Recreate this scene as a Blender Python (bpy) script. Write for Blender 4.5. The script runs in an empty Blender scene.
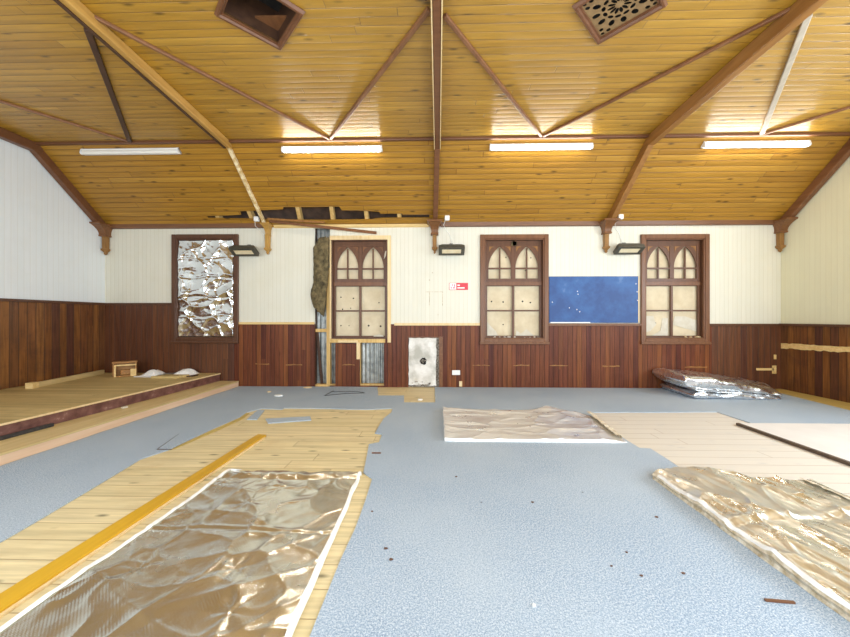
import bpy, bmesh, math, random
from mathutils import Vector, Matrix, noise as NZ

R = random.Random(7)
scene = bpy.context.scene
COL = scene.collection

# ------------------------------------------------------------------ materials
def new_mat(name):
    m = bpy.data.materials.new(name); m.use_nodes = True
    nt = m.node_tree
    b = next(n for n in nt.nodes if n.type == 'BSDF_PRINCIPLED')
    return m, nt, b

class G:
    """small node-graph helper"""
    def __init__(s, nt): s.nt = nt
    def n(s, t, **k):
        nd = s.nt.nodes.new(t)
        for a, v in k.items(): setattr(nd, a, v)
        return nd
    def put(s, sock, v):
        if isinstance(v, bpy.types.NodeSocket): s.nt.links.new(v, sock)
        else: sock.default_value = v
    def math(s, op, a, b=0.0, c=None):
        nd = s.n('ShaderNodeMath', operation=op)
        s.put(nd.inputs[0], a); s.put(nd.inputs[1], b)
        if c is not None: s.put(nd.inputs[2], c)
        return nd.outputs[0]
    def dot(s, a, v):
        nd = s.n('ShaderNodeVectorMath', operation='DOT_PRODUCT')
        s.put(nd.inputs[0], a); nd.inputs[1].default_value = v
        return nd.outputs['Value']
    def vec(s, x, y, z):
        nd = s.n('ShaderNodeCombineXYZ')
        for i, v in enumerate((x, y, z)): s.put(nd.inputs[i], v)
        return nd.outputs[0]
    def pos(s): return s.n('ShaderNodeNewGeometry').outputs['Position']
    def noise(s, vec, scale, detail=4.0, rough=0.55):
        nd = s.n('ShaderNodeTexNoise')
        s.put(nd.inputs['Vector'], vec); nd.inputs['Scale'].default_value = scale
        nd.inputs['Detail'].default_value = detail; nd.inputs['Roughness'].default_value = rough
        return nd.outputs['Fac']
    def ramp(s, f, stops):
        nd = s.n('ShaderNodeValToRGB'); cr = nd.color_ramp
        while len(cr.elements) < len(stops): cr.elements.new(0.5)
        for e, (p, c) in zip(cr.elements, stops):
            e.position = p; e.color = (*c, 1) if len(c) == 3 else c
        s.put(nd.inputs[0], f); return nd.outputs[0]
    def mix(s, f, a, b, mode='MIX'):
        nd = s.n('ShaderNodeMix', data_type='RGBA', blend_type=mode)
        s.put(nd.inputs['Factor'], f)
        for k, v in (('A', a), ('B', b)):
            sk = [i for i in nd.inputs if i.name == k and i.type == 'RGBA'][0]
            s.put(sk, (*v, 1) if isinstance(v, tuple) and len(v) == 3 else v)
        return [o for o in nd.outputs if o.type == 'RGBA'][0]
    def maprange(s, v, a, b, c, d):
        nd = s.n('ShaderNodeMapRange'); s.put(nd.inputs[0], v)
        for i, x in enumerate((a, b, c, d)): nd.inputs[i + 1].default_value = x
        return nd.outputs[0]
    def bump(s, h, strength, dist):
        nd = s.n('ShaderNodeBump'); s.put(nd.inputs['Height'], h)
        nd.inputs['Strength'].default_value = strength; nd.inputs['Distance'].default_value = dist
        return nd.outputs[0]

def plank_mat(name, va, vs, pitch, blen, cols, rough=0.4, gap=0.003, gapcol=(0.03, 0.02, 0.01), gapmix=0.8,
              grain=0.25, knots=0.5, wear=None, bump=0.5, profile=0.0, spec=0.5, endgap=True, blend=None, coat=0.0, kn=(2.2, 6.5, .03, .14), aniso=None):
    m, nt, b = new_mat(name); g = G(nt)
    P = g.pos()
    t = g.dot(P, va); s = g.dot(P, vs)
    tp = g.math('DIVIDE', t, pitch)
    row = g.math('FLOOR', tp); fr = g.math('FRACT', tp)
    wn = g.n('ShaderNodeTexWhiteNoise', noise_dimensions='1D'); g.put(wn.inputs['W'], row)
    s2 = g.math('ADD', g.math('DIVIDE', s, blen), g.math('MULTIPLY', wn.outputs[0], 17.3))
    seg = g.math('FLOOR', s2); frs = g.math('FRACT', s2)
    w2 = g.n('ShaderNodeTexWhiteNoise', noise_dimensions='2D'); g.put(w2.inputs['Vector'], g.vec(row, seg, 0.0))
    rnd = w2.outputs[0]
    n = len(cols)
    col = g.ramp(rnd, [(i / max(1, n - 1), c) for i, c in enumerate(cols)])
    gv = g.vec(g.math('MULTIPLY', s, 1.6), g.math('MULTIPLY', t, 30.0), g.math('MULTIPLY', rnd, 40.0))
    gn = g.noise(gv, 1.0, 5.0, 0.6)
    gf = g.maprange(gn, 0.3, 0.72, 1.0 - grain, 1.0 + grain)
    col = g.mix(1.0, col, g.vec(gf, gf, gf), 'MULTIPLY')
    if knots:
        vo = g.n('ShaderNodeTexVoronoi'); vo.inputs['Scale'].default_value = 1.0
        g.put(vo.inputs['Vector'], g.vec(g.math('MULTIPLY', s, kn[0]), g.math('MULTIPLY', t, kn[1]), g.math('MULTIPLY', rnd, 9.0)))
        kf = g.maprange(vo.outputs['Distance'], kn[2], kn[3], knots, 0.0)
        col = g.mix(kf, col, tuple(c * 0.25 for c in cols[0]))
    if wear:
        wf = g.maprange(g.noise(P, wear[1], 5.0, 0.65), 0.52, 0.72, 0.0, wear[2])
        col = g.mix(wf, col, wear[0])
    if blend:                       # paler further along one axis: stronger daylight put into the board colour
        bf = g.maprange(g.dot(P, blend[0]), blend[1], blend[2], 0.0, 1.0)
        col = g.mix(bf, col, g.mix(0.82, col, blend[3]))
    ed = g.math('MULTIPLY', g.math('MINIMUM', fr, g.math('SUBTRACT', 1.0, fr)), pitch)
    mk = g.maprange(ed, gap * 0.4, gap, 1.0, 0.0)
    if endgap:
        ee = g.math('MULTIPLY', g.math('MINIMUM', frs, g.math('SUBTRACT', 1.0, frs)), blen)
        mk = g.math('MAXIMUM', mk, g.maprange(ee, gap * 0.4, gap, 1.0, 0.0))
    col = g.mix(g.math('MULTIPLY', mk, gapmix), col, gapcol)
    g.put(b.inputs['Base Color'], col)
    h = g.math('ADD', g.math('MULTIPLY', mk, -1.0), g.math('MULTIPLY', gn, 0.12))
    if profile:
        c = g.math('SUBTRACT', fr, 0.5)
        h = g.math('SUBTRACT', h, g.math('MULTIPLY', g.math('MULTIPLY', c, c), profile * 4))
        h = g.math('ADD', h, g.math('MULTIPLY', g.math('MULTIPLY', g.math('SUBTRACT', rnd, .5), fr), profile))
    g.put(b.inputs['Normal'], g.bump(h, bump, 0.004))
    b.inputs['Roughness'].default_value = rough
    b.inputs['Specular IOR Level'].default_value = spec
    if aniso:
        b.inputs['Anisotropic'].default_value = 0.8; g.put(b.inputs['Tangent'], g.vec(*aniso))
    b.inputs['Coat Weight'].default_value = coat
    b.inputs['Coat Roughness'].default_value = 0.25
    return m

def wood_mat(name, c1, c2, scale=6.0, rough=0.45, axis=0, spec=0.4, bump=0.2):
    """plain timber, grain along an axis"""
    m, nt, b = new_mat(name); g = G(nt)
    sep = g.n('ShaderNodeSeparateXYZ'); g.put(sep.inputs[0], g.pos())
    k = [scale * 5] * 3; k[axis] = scale * 0.35
    v = g.vec(*[g.math('MULTIPLY', sep.outputs[i], k[i]) for i in range(3)])
    f = g.noise(v, 1.0, 5.0, 0.6)
    g.put(b.inputs['Base Color'], g.ramp(f, [(0.28, c1), (0.72, c2)]))
    g.put(b.inputs['Normal'], g.bump(f, bump, 0.003))
    b.inputs['Roughness'].default_value = rough
    b.inputs['Specular IOR Level'].default_value = spec
    return m

def spot_mat(name, c1, c2, scale, rough=0.7, lo=0.35, hi=0.65, bump=0.2, metallic=0.0, detail=5.0, c3=None):
    m, nt, b = new_mat(name); g = G(nt)
    f = g.noise(g.pos(), scale, detail, 0.6)
    st = [(lo, c1), (hi, c2)]
    if c3: st.append((min(1, hi + .08), c3))
    g.put(b.inputs['Base Color'], g.ramp(f, st))
    if bump: g.put(b.inputs['Normal'], g.bump(f, bump, 0.004))
    b.inputs['Roughness'].default_value = rough
    b.inputs['Metallic'].default_value = metallic
    return m

def emit_mat(name, c, s):
    m, nt, b = new_mat(name)
    b.inputs['Base Color'].default_value = (*c, 1)
    b.inputs['Emission Color'].default_value = (*c, 1); b.inputs['Emission Strength'].default_value = s
    return m

SD = Vector((0, -1.12, 0.98)).normalized()           # up the front ceiling slope
SR = Vector((0, 1.12, 0.98)).normalized()
M = {}
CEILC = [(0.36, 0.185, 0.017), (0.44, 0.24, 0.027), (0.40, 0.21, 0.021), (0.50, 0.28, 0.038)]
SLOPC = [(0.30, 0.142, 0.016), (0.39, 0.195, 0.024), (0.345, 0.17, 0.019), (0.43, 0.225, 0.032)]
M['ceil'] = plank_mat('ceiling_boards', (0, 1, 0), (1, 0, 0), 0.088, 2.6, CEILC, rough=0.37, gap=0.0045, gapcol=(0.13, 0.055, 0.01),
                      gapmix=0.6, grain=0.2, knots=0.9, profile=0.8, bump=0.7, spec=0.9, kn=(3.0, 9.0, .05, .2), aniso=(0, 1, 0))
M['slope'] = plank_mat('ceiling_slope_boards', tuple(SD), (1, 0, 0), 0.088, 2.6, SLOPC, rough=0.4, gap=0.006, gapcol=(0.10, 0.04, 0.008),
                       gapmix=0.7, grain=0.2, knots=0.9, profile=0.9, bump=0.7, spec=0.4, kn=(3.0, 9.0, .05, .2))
M['cream'] = plank_mat('cream_beadboard', (1, 0, 0), (0, 0, 1), 0.075, 9.0, [(0.70, 0.685, 0.585), (0.73, 0.71, 0.61)], rough=0.55, gap=0.004,
                       gapcol=(0.55, 0.50, 0.36), gapmix=0.55, grain=0.02, knots=0, wear=((0.66, 0.62, 0.46), 1.7, 0.3), endgap=False, bump=0.4)
M['white_left'] = plank_mat('white_beadboard', (0, 1, 0), (0, 0, 1), 0.075, 9.0, [(0.77, 0.82, 0.84), (0.80, 0.84, 0.86)], rough=0.55, gap=0.004,
                            gapcol=(0.66, 0.65, 0.6), gapmix=0.45, grain=0.02, knots=0, wear=((0.74, 0.76, 0.74), 2.2, 0.3), endgap=False, bump=0.35)
M['cream_right'] = plank_mat('cream_beadboard_side', (0, 1, 0), (0, 0, 1), 0.075, 9.0, [(0.69, 0.665, 0.48), (0.71, 0.685, 0.50)], rough=0.55, gap=0.004,
                             gapcol=(0.62, 0.56, 0.4), gapmix=0.45, grain=0.02, knots=0, endgap=False, bump=0.35)
WA = [(0.115, 0.031, 0.015), (0.155, 0.047, 0.019), (0.085, 0.022, 0.014), (0.21, 0.070, 0.022), (0.135, 0.038, 0.019)]
M['wains'] = plank_mat('wainscot_boards', (1, 0, 0), (0, 0, 1), 0.082, 9.0, WA, rough=0.42, gap=0.005, gapcol=(0.016, 0.006, 0.004),
                       grain=0.35, knots=0.35, wear=((0.17, 0.06, 0.035), 3.0, 0.3), endgap=False, bump=0.6, spec=0.22)
WL = [(0.12, 0.042, 0.014), (0.20, 0.078, 0.02), (0.07, 0.025, 0.017), (0.24, 0.10, 0.026), (0.15, 0.054, 0.018)]
M['wains_side'] = plank_mat('wainscot_boards_side', (0, 1, 0), (0, 0, 1), 0.105, 9.0, WL, rough=0.42, gap=0.005, gapcol=(0.02, 0.008, 0.004),
                            grain=0.45, knots=0.4, wear=((0.05, 0.02, 0.016), 2.4, 0.5), endgap=False, bump=0.5, spec=0.3)
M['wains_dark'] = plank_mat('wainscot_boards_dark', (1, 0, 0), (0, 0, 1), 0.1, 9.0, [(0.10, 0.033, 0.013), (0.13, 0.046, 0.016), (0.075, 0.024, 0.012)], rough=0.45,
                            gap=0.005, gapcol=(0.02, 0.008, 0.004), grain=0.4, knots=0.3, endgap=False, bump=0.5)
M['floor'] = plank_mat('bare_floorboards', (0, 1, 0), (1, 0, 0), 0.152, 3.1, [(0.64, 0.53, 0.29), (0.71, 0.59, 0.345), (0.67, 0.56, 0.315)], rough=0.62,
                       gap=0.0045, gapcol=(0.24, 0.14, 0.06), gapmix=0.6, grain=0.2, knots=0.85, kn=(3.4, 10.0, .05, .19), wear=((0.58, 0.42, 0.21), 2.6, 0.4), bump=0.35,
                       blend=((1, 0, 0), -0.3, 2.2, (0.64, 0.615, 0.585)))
M['deck'] = plank_mat('platform_boards', (0, 1, 0), (1, 0, 0), 0.11, 2.4, [(0.52, 0.38, 0.15), (0.60, 0.45, 0.19), (0.47, 0.34, 0.13)], rough=0.55,
                      gap=0.004, gapcol=(0.16, 0.09, 0.03), gapmix=0.7, grain=0.2, knots=0.35, wear=((0.38, 0.27, 0.10), 2.0, 0.4), bump=0.4)
M['tread'] = wood_mat('step_tread_wood', (0.52, 0.38, 0.16), (0.66, 0.50, 0.25), 4, 0.55, 1)
M['oliveboard'] = wood_mat('olive_yellow_floor_edge', (0.44, 0.31, 0.075), (0.58, 0.44, 0.15), 4, 0.6, 1)
M['pinkwood'] = wood_mat('pale_pink_pine', (0.66, 0.43, 0.27), (0.80, 0.58, 0.40), 3, 0.55, 1)
M['raw'] = wood_mat('raw_yellow_timber', (0.52, 0.31, 0.09), (0.74, 0.52, 0.22), 5, 0.6, 2)
M['rawx'] = wood_mat('raw_yellow_timber_level', (0.62, 0.40, 0.13), (0.82, 0.62, 0.30), 5, 0.6, 0)
M['rawpale'] = wood_mat('raw_pale_timber', (0.70, 0.50, 0.24), (0.84, 0.67, 0.40), 5, 0.6, 2)
M['beam'] = wood_mat('brown_varnished_timber', (0.135, 0.052, 0.022), (0.23, 0.10, 0.04), 4, 0.38, 1)
M['beamred'] = wood_mat('red_brown_varnished_timber', (0.125, 0.050, 0.022), (0.185, 0.078, 0.034), 4, 0.38, 0)
M['beamorange'] = wood_mat('orange_brown_varnished_timber', (0.20, 0.085, 0.022), (0.34, 0.16, 0.045), 4, 0.36, 1)
M['beamraw'] = wood_mat('stripped_ochre_timber', (0.38, 0.20, 0.045), (0.58, 0.34, 0.09), 4, 0.5, 1)
M['beamdark'] = wood_mat('dark_stained_timber', (0.045, 0.02, 0.012), (0.085, 0.04, 0.02), 4, 0.5, 1)
M['battengrey'] = wood_mat('grey_white_timber', (0.36, 0.31, 0.24), (0.55, 0.49, 0.40), 4, 0.5, 1)  # lighter grey-white tone than the other battens
M['sash'] = wood_mat('sash_brown_paint', (0.095, 0.039, 0.019), (0.145, 0.062, 0.03), 5, 0.38, 2)
M['arch'] = wood_mat('architrave_brown', (0.135, 0.054, 0.024), (0.20, 0.088, 0.038), 5, 0.38, 2)
M['arch_dark'] = wood_mat('architrave_dark', (0.078, 0.032, 0.016), (0.118, 0.05, 0.025), 5, 0.4, 2)
M['cornice'] = wood_mat('cornice_brown', (0.145, 0.060, 0.024), (0.21, 0.092, 0.038), 5, 0.4, 0)
M['ply'] = spot_mat('cream_boarding', (0.59, 0.49, 0.325), (0.69, 0.60, 0.43), 5.0, 0.7, 0.35, 0.65, 0.05)
M['paper'] = spot_mat('torn_white_paper', (0.58, 0.53, 0.42), (0.66, 0.62, 0.53), 12, 0.8)
M['white'] = spot_mat('white_plastic', (0.84, 0.84, 0.82), (0.88, 0.88, 0.86), 8, 0.4, bump=0)
M['edge'] = spot_mat('white_quilt_edge', (0.80, 0.79, 0.76), (0.90, 0.89, 0.87), 40, 0.5, bump=0.3)
M['edge_dirty'] = spot_mat('cream_quilt_edge', (0.42, 0.33, 0.20), (0.78, 0.71, 0.58), 30, 0.6, bump=0.6)
M['blackm'] = spot_mat('black_rubber', (0.02, 0.02, 0.022), (0.05, 0.045, 0.045), 30, 0.5)
M['hole'] = spot_mat('hole_shade_black', (0.012, 0.01, 0.009), (0.03, 0.024, 0.02), 12, 0.9)  # near-black colour standing in for the shade inside holes and shafts
M['housing'] = spot_mat('dark_bronze_metal', (0.045, 0.045, 0.035), (0.08, 0.075, 0.058), 30, 0.4, bump=0)
M['lens'] = spot_mat('cream_lamp_glass', (0.75, 0.62, 0.38), (0.82, 0.72, 0.50), 10, 0.2, bump=0)
M['plaster'] = spot_mat('grey_white_plaster', (0.46, 0.45, 0.40), (0.72, 0.70, 0.66), 4.5, 0.8, 0.36, 0.56, 0.4, c3=(0.80, 0.79, 0.76))
M['rubble'] = spot_mat('broken_mortar', (0.10, 0.07, 0.05), (0.5, 0.45, 0.38), 45, 0.9)
M['blueboard'] = spot_mat('blue_writing_board', (0.009, 0.055, 0.21), (0.022, 0.10, 0.31), 2.6, 0.5, 0.38, 0.60, 0.05, c3=(0.075, 0.16, 0.37))
M['scuffed'] = spot_mat('scuffed_purple_brown_paint', (0.105, 0.04, 0.032), (0.21, 0.095, 0.075), 9, 0.55, 0.35, 0.6, 0.3, c3=(0.36, 0.24, 0.2))
M['orange'] = wood_mat('orange_varnished_pine', (0.50, 0.27, 0.012), (0.64, 0.37, 0.02), 3, 0.45, 1)
M['boxwood'] = wood_mat('box_orange_wood', (0.30, 0.135, 0.035), (0.42, 0.21, 0.06), 6, 0.5, 0)
M['paleboard'] = spot_mat('pale_hardboard', (0.66, 0.63, 0.60), (0.71, 0.68, 0.65), 3, 0.6, bump=0.05)
M['sheetedge'] = spot_mat('dark_board_edge', (0.07, 0.045, 0.03), (0.12, 0.08, 0.05), 20, 0.7)
M['fluff'] = spot_mat('matted_brown_insulation', (0.04, 0.03, 0.014), (0.21, 0.16, 0.075), 14, 0.95, 0.3, 0.7, 0.8)
M['signred'] = spot_mat('sign_red', (0.60, 0.015, 0.03), (0.64, 0.02, 0.04), 8, 0.4, bump=0)
M['signpink'] = spot_mat('sign_pictogram_red', (0.62, 0.22, 0.30), (0.66, 0.26, 0.33), 8, 0.4, bump=0)
M['roofvoid'] = spot_mat('old_roof_boarding', (0.045, 0.026, 0.016), (0.10, 0.055, 0.034), 6, 0.9)
M['grille'] = spot_mat('ochre_fretwork', (0.20, 0.12, 0.05), (0.27, 0.17, 0.075), 15, 0.6)
M['tubeoff'] = spot_mat('unlit_white_diffuser', (0.85, 0.83, 0.76), (0.88, 0.86, 0.80), 8, 0.3, bump=0)
M['tubeon'] = emit_mat('lit_fluorescent_diffuser', (1.0, 0.96, 0.85), 36.0)
M['stone'] = spot_mat('chip_white', (0.7, 0.68, 0.62), (0.85, 0.83, 0.8), 30, 0.8)
M['leaf'] = spot_mat('dry_leaf_brown', (0.09, 0.05, 0.035), (0.16, 0.08, 0.05), 30, 0.8)
M['batten'] = wood_mat('batten_brown', (0.17, 0.075, 0.035), (0.27, 0.125, 0.055), 5, 0.4, 1)
M['peeled'] = spot_mat('peeling_cream_edge', (0.55, 0.36, 0.13), (0.85, 0.73, 0.48), 16, 0.6, 0.4, 0.6)
M['corbel'] = wood_mat('corbel_brown', (0.14, 0.055, 0.02), (0.23, 0.10, 0.035), 8, 0.38, 2)
M['cornerpend'] = wood_mat('pendant_brown', (0.22, 0.10, 0.028), (0.33, 0.17, 0.045), 8, 0.4, 2)
M['corbelraw'] = wood_mat('corbel_ochre', (0.36, 0.19, 0.04), (0.52, 0.30, 0.075), 8, 0.45, 2)

def carpet_mat():
    m, nt, b = new_mat('blue_grey_carpet'); g = G(nt); P = g.pos()
    f = g.noise(P, 230, 3, 0.7); f2 = g.noise(P, 120, 2, 0.6); f3 = g.noise(P, 0.9, 3, 0.5)
    mixf = g.math('ADD', g.math('MULTIPLY', f, 0.6), g.math('MULTIPLY', f2, 0.4))
    c = g.ramp(mixf, [(0.36, (0.14, 0.19, 0.27)), (0.50, (0.315, 0.40, 0.505)), (0.62, (0.64, 0.685, 0.71))])
    c = g.mix(g.maprange(f3, 0.4, 0.65, 0, .35), c, (0.50, 0.56, 0.61))
    vo = g.n('ShaderNodeTexVoronoi'); vo.inputs['Scale'].default_value = 2.6; g.put(vo.inputs['Vector'], P)
    c = g.mix(g.maprange(vo.outputs['Distance'], 0.012, 0.024, 0.8, 0.0), c, (0.05, 0.04, 0.04))
    g.put(b.inputs['Base Color'], c)
    g.put(b.inputs['Normal'], g.bump(mixf, 0.5, 0.004))
    b.inputs['Roughness'].default_value = 0.95; b.inputs['Specular IOR Level'].default_value = 0.2
    return m
M['carpet'] = carpet_mat()

def foil_mat(name, tint, rough, scale, strength, weave=0, metal=1.0, wk=.05):
    m, nt, b = new_mat(name); g = G(nt); P = g.pos()
    b.inputs['Metallic'].default_value = metal
    b.inputs['Base Color'].default_value = (*tint, 1)
    f = g.noise(P, scale, 4, 0.6)
    g.put(b.inputs['Roughness'], g.maprange(f, 0.3, 0.7, rough * 0.7, rough * 1.5))
    h = g.math('ABSOLUTE', g.math('SUBTRACT', f, 0.5))
    if weave:
        sep = g.n('ShaderNodeSeparateXYZ'); g.put(sep.inputs[0], P)
        w = g.math('MULTIPLY', g.math('SINE', g.math('MULTIPLY', sep.outputs[0], weave)), g.math('SINE', g.math('MULTIPLY', sep.outputs[1], weave)))
        h = g.math('ADD', h, g.math('MULTIPLY', w, wk))
    g.put(b.inputs['Normal'], g.bump(h, strength, 0.02))
    return m
M['foil'] = foil_mat('silver_foil', (0.86, 0.89, 0.90), 0.17, 5.0, 0.12)
M['foilquilt'] = foil_mat('quilted_silver_foil', (0.90, 0.91, 0.85), 0.20, 4.0, 0.14, weave=420, metal=.95)
M['foilhazy'] = foil_mat('dusty_silver_foil', (0.80, 0.82, 0.79), 0.27, 5.0, 0.12, metal=.92)
M['foilmid'] = foil_mat('crosswise_silver_foil', (0.88, 0.88, 0.86), 0.34, 6.0, 0.3, metal=.68)
M['foilstack'] = foil_mat('folded_silver_foil', (0.88, 0.90, 0.92), 0.25, 6.0, 0.12)
M['corr'] = spot_mat('weathered_corrugated_iron', (0.24, 0.26, 0.26), (0.50, 0.52, 0.51), 7, 0.4, 0.35, 0.65, 0.15, metallic=0.6)

# ------------------------------------------------------------------ mesh builder
class MB:
    def __init__(s): s.v = []; s.f = []; s.sm = set()
    def add(s, vs, fs, smooth=False):
        o = len(s.v); s.v += [tuple(p) for p in vs]
        for f in fs:
            if smooth: s.sm.add(len(s.f))
            s.f.append([o + i for i in f])
        return s
    def box(s, x0, x1, y0, y1, z0, z1):
        vs = [(x, y, z) for x in (x0, x1) for y in (y0, y1) for z in (z0, z1)]
        return s.add(vs, [(0, 1, 3, 2), (4, 6, 7, 5), (0, 4, 5, 1), (2, 3, 7, 6), (0, 2, 6, 4), (1, 5, 7, 3)])
    def bar(s, p, q, w, h, up=(0, 0, 1)):
        """square bar p->q, width w across, height h along up (centred)"""
        p, q = Vector(p), Vector(q); d = (q - p).normalized()
        r = d.cross(Vector(up)).normalized(); u = r.cross(d).normalized()
        vs = [e + r * a * w / 2 + u * c * h / 2 for e in (p, q) for a, c in ((-1, -1), (1, -1), (1, 1), (-1, 1))]
        return s.add(vs, [(3, 2, 1, 0), (4, 5, 6, 7), (0, 1, 5, 4), (1, 2, 6, 5), (2, 3, 7, 6), (3, 0, 4, 7)])
    def poly(s, pts, off):
        """flat polygon pts extruded by vector off"""
        n = len(pts); off = Vector(off)
        vs = [Vector(p) for p in pts] + [Vector(p) + off for p in pts]
        return s.add(vs, [list(range(n))[::-1], list(range(n, 2 * n))] + [(i, (i + 1) % n, n + (i + 1) % n, n + i) for i in range(n)])
    def tube(s, pts, r, n=8):
        pts = [Vector(p) for p in pts]; rings = []
        for i, p in enumerate(pts):
            d = (pts[min(i + 1, len(pts) - 1)] - pts[max(i - 1, 0)]).normalized()
            a = d.cross(Vector((0.13, 0.27, 0.95))).normalized(); b = d.cross(a)
            rings.append([p + (a * math.cos(2 * math.pi * k / n) + b * math.sin(2 * math.pi * k / n)) * r for k in range(n)])
        o = []; fs = []
        for rg in rings: o += rg
        for i in range(len(pts) - 1):
            for k in range(n):
                fs.append((i * n + k, i * n + (k + 1) % n, (i + 1) * n + (k + 1) % n, (i + 1) * n + k))
        fs += [list(range(n))[::-1], [len(o) - n + k for k in range(n)]]
        return s.add(o, fs, True)
    def loft(s, secs):
        """secs: list of (z, x0, x1, y0, y1) rectangles joined upward/downward"""
        vs = []; fs = []
        for z, x0, x1, y0, y1 in secs: vs += [(x0, y0, z), (x1, y0, z), (x1, y1, z), (x0, y1, z)]
        for i in range(len(secs) - 1):
            for k in range(4): fs.append((4 * i + k, 4 * i + (k + 1) % 4, 4 * i + 4 + (k + 1) % 4, 4 * i + 4 + k))
        e = 4 * (len(secs) - 1)
        fs += [(3, 2, 1, 0), (e, e + 1, e + 2, e + 3)]
        return s.add(vs, fs)
    def grid(s, P, nx, ny, smooth=True):
        """P(i,j) -> point; open grid"""
        vs = [P(i, j) for j in range(ny) for i in range(nx)]
        return s.add(vs, [(j * nx + i, j * nx + i + 1, (j + 1) * nx + i + 1, (j + 1) * nx + i) for j in range(ny - 1) for i in range(nx - 1)], smooth)

def obj(name, mb, mat, parent=None, bevel=0.0, segs=2, recalc=True):
    vs = [Vector(v) for v in mb.v]
    if parent is not None: org = parent['_o']; org = Vector(org)
    else:
        lo = [min(v[i] for v in vs) for i in range(3)]; hi = [max(v[i] for v in vs) for i in range(3)]
        org = Vector(((lo[0] + hi[0]) / 2, (lo[1] + hi[1]) / 2, lo[2]))
    me = bpy.data.meshes.new(name)
    me.from_pydata([tuple(v - org) for v in vs], [], mb.f)
    for i, p in enumerate(me.polygons): p.use_smooth = i in mb.sm
    if recalc:
        bm = bmesh.new(); bm.from_mesh(me); bmesh.ops.recalc_face_normals(bm, faces=bm.faces); bm.to_mesh(me); bm.free()
    me.materials.append(M[mat] if isinstance(mat, str) else mat)
    o = bpy.data.objects.new(name, me); COL.objects.link(o)
    o['_o'] = tuple(org) if parent is None else tuple(parent['_o'])
    if parent is not None: o.parent = parent
    else: o.location = org
    if bevel:
        md = o.modifiers.new('bevel', 'BEVEL'); md.width = bevel; md.segments = segs; md.limit_method = 'ANGLE'
    return o
def tag(o, label, cat, group=None, kind=None):
    o['label'] = label; o['category'] = cat
    if group: o['group'] = group
    if kind: o['kind'] = kind
    return o
def thing(name, label, cat, loc, group=None):
    o = bpy.data.objects.new(name, None); COL.objects.link(o); o.location = loc; o['_o'] = tuple(loc)
    o.empty_display_size = 0.1
    return tag(o, label, cat, group)
def struct(name, mb, mat, label=None, cat=None, bevel=0.0):
    o = obj(name, mb, mat, bevel=bevel); o['kind'] = 'structure'
    if label: o['label'] = label
    if cat: o['category'] = cat
    return o
def structroot(name, loc, label=None, cat=None):
    o = bpy.data.objects.new(name, None); COL.objects.link(o); o.location = loc; o['_o'] = tuple(loc); o['kind'] = 'structure'
    if label: o['label'] = label
    if cat: o['category'] = cat
    return o

# ------------------------------------------------------------------ room constants (metres; camera stands near the rear wall, looking +Y)
XL, XR, YB, YR = -6.10, 6.00, 6.00, -0.42
ZE, ZC, YK, YK2 = 2.88, 3.86, 4.88, 0.70        # eaves, flat ceiling, kinks

def rect_holes(mb, a0, a1, b0, b1, holes, put):
    """fill rectangle minus rectangular holes with cells; put(mb,a0,a1,b0,b1)"""
    A = sorted({a0, a1, *[min(max(h[k], a0), a1) for h in holes for k in (0, 1)]})
    B = sorted({b0, b1, *[min(max(h[k], b0), b1) for h in holes for k in (2, 3)]})
    for i in range(len(A) - 1):
        for j in range(len(B) - 1):
            ca, cb = (A[i] + A[i + 1]) / 2, (B[j] + B[j + 1]) / 2
            if any(h[0] < ca < h[1] and h[2] < cb < h[3] for h in holes): continue
            put(mb, A[i], A[i + 1], B[j], B[j + 1])

# ---- floor
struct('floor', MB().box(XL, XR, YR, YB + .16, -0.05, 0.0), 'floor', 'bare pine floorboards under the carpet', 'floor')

# ---- back wall
W1 = (-4.83, -3.61, 0.80, 2.755); W2 = (-1.95, -0.845, 0.80, 2.72); W3 = (0.75, 1.955, 0.796, 2.722); W4 = (3.567, 4.746, 0.80, 2.71)
AW = 0.095
def inner(w): return (w[0] + AW * .6, w[1] - AW * .6, w[2] + AW * .6, w[3] - AW * .6)
GAP = (-2.225, -1.95, 0.0, 2.86)
holes = [inner(W1), (W2[0], W2[1] - .05, .87, W2[3] - .04), inner(W3), inner(W4), GAP]
putxz = lambda y0, y1: (lambda m, a0, a1, b0, b1: m.box(a0, a1, y0, y1, b0, b1))
m = MB(); rect_holes(m, XL, -4.2, 1.48, ZE + .09, holes, putxz(6.0, 6.03)); rect_holes(m, -4.2, XR, 1.13, ZE + .09, holes, putxz(6.0, 6.03))
wall_back = struct('wall_back', m, 'cream', 'cream boarded back wall above the dark panelling', 'wall')
OP1 = (-1.95, -1.845, 0.02, .80); OP2 = (-1.41, -0.97, 0.02, .79); HE = (-0.53, 0.02, 0.0, .89)
m = MB(); hl = holes + [OP1, OP2, HE, (W2[0], W2[1] - .1, .785, .9)]
rect_holes(m, -3.7, 4.8, 0, 1.13, hl, putxz(5.985, 6.03))
obj('wainscot', m, 'wains', wall_back)
m = MB(); rect_holes(m, XL, -4.2, 0.0, 1.48, hl, putxz(5.985, 6.03)); rect_holes(m, -4.2, -3.7, 0.0, 1.13, hl, putxz(5.985, 6.03)); rect_holes(m, 4.8, XR, 0, 1.13, hl, putxz(5.985, 6.03))
obj('wainscot', m, 'wains_dark', wall_back)
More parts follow.
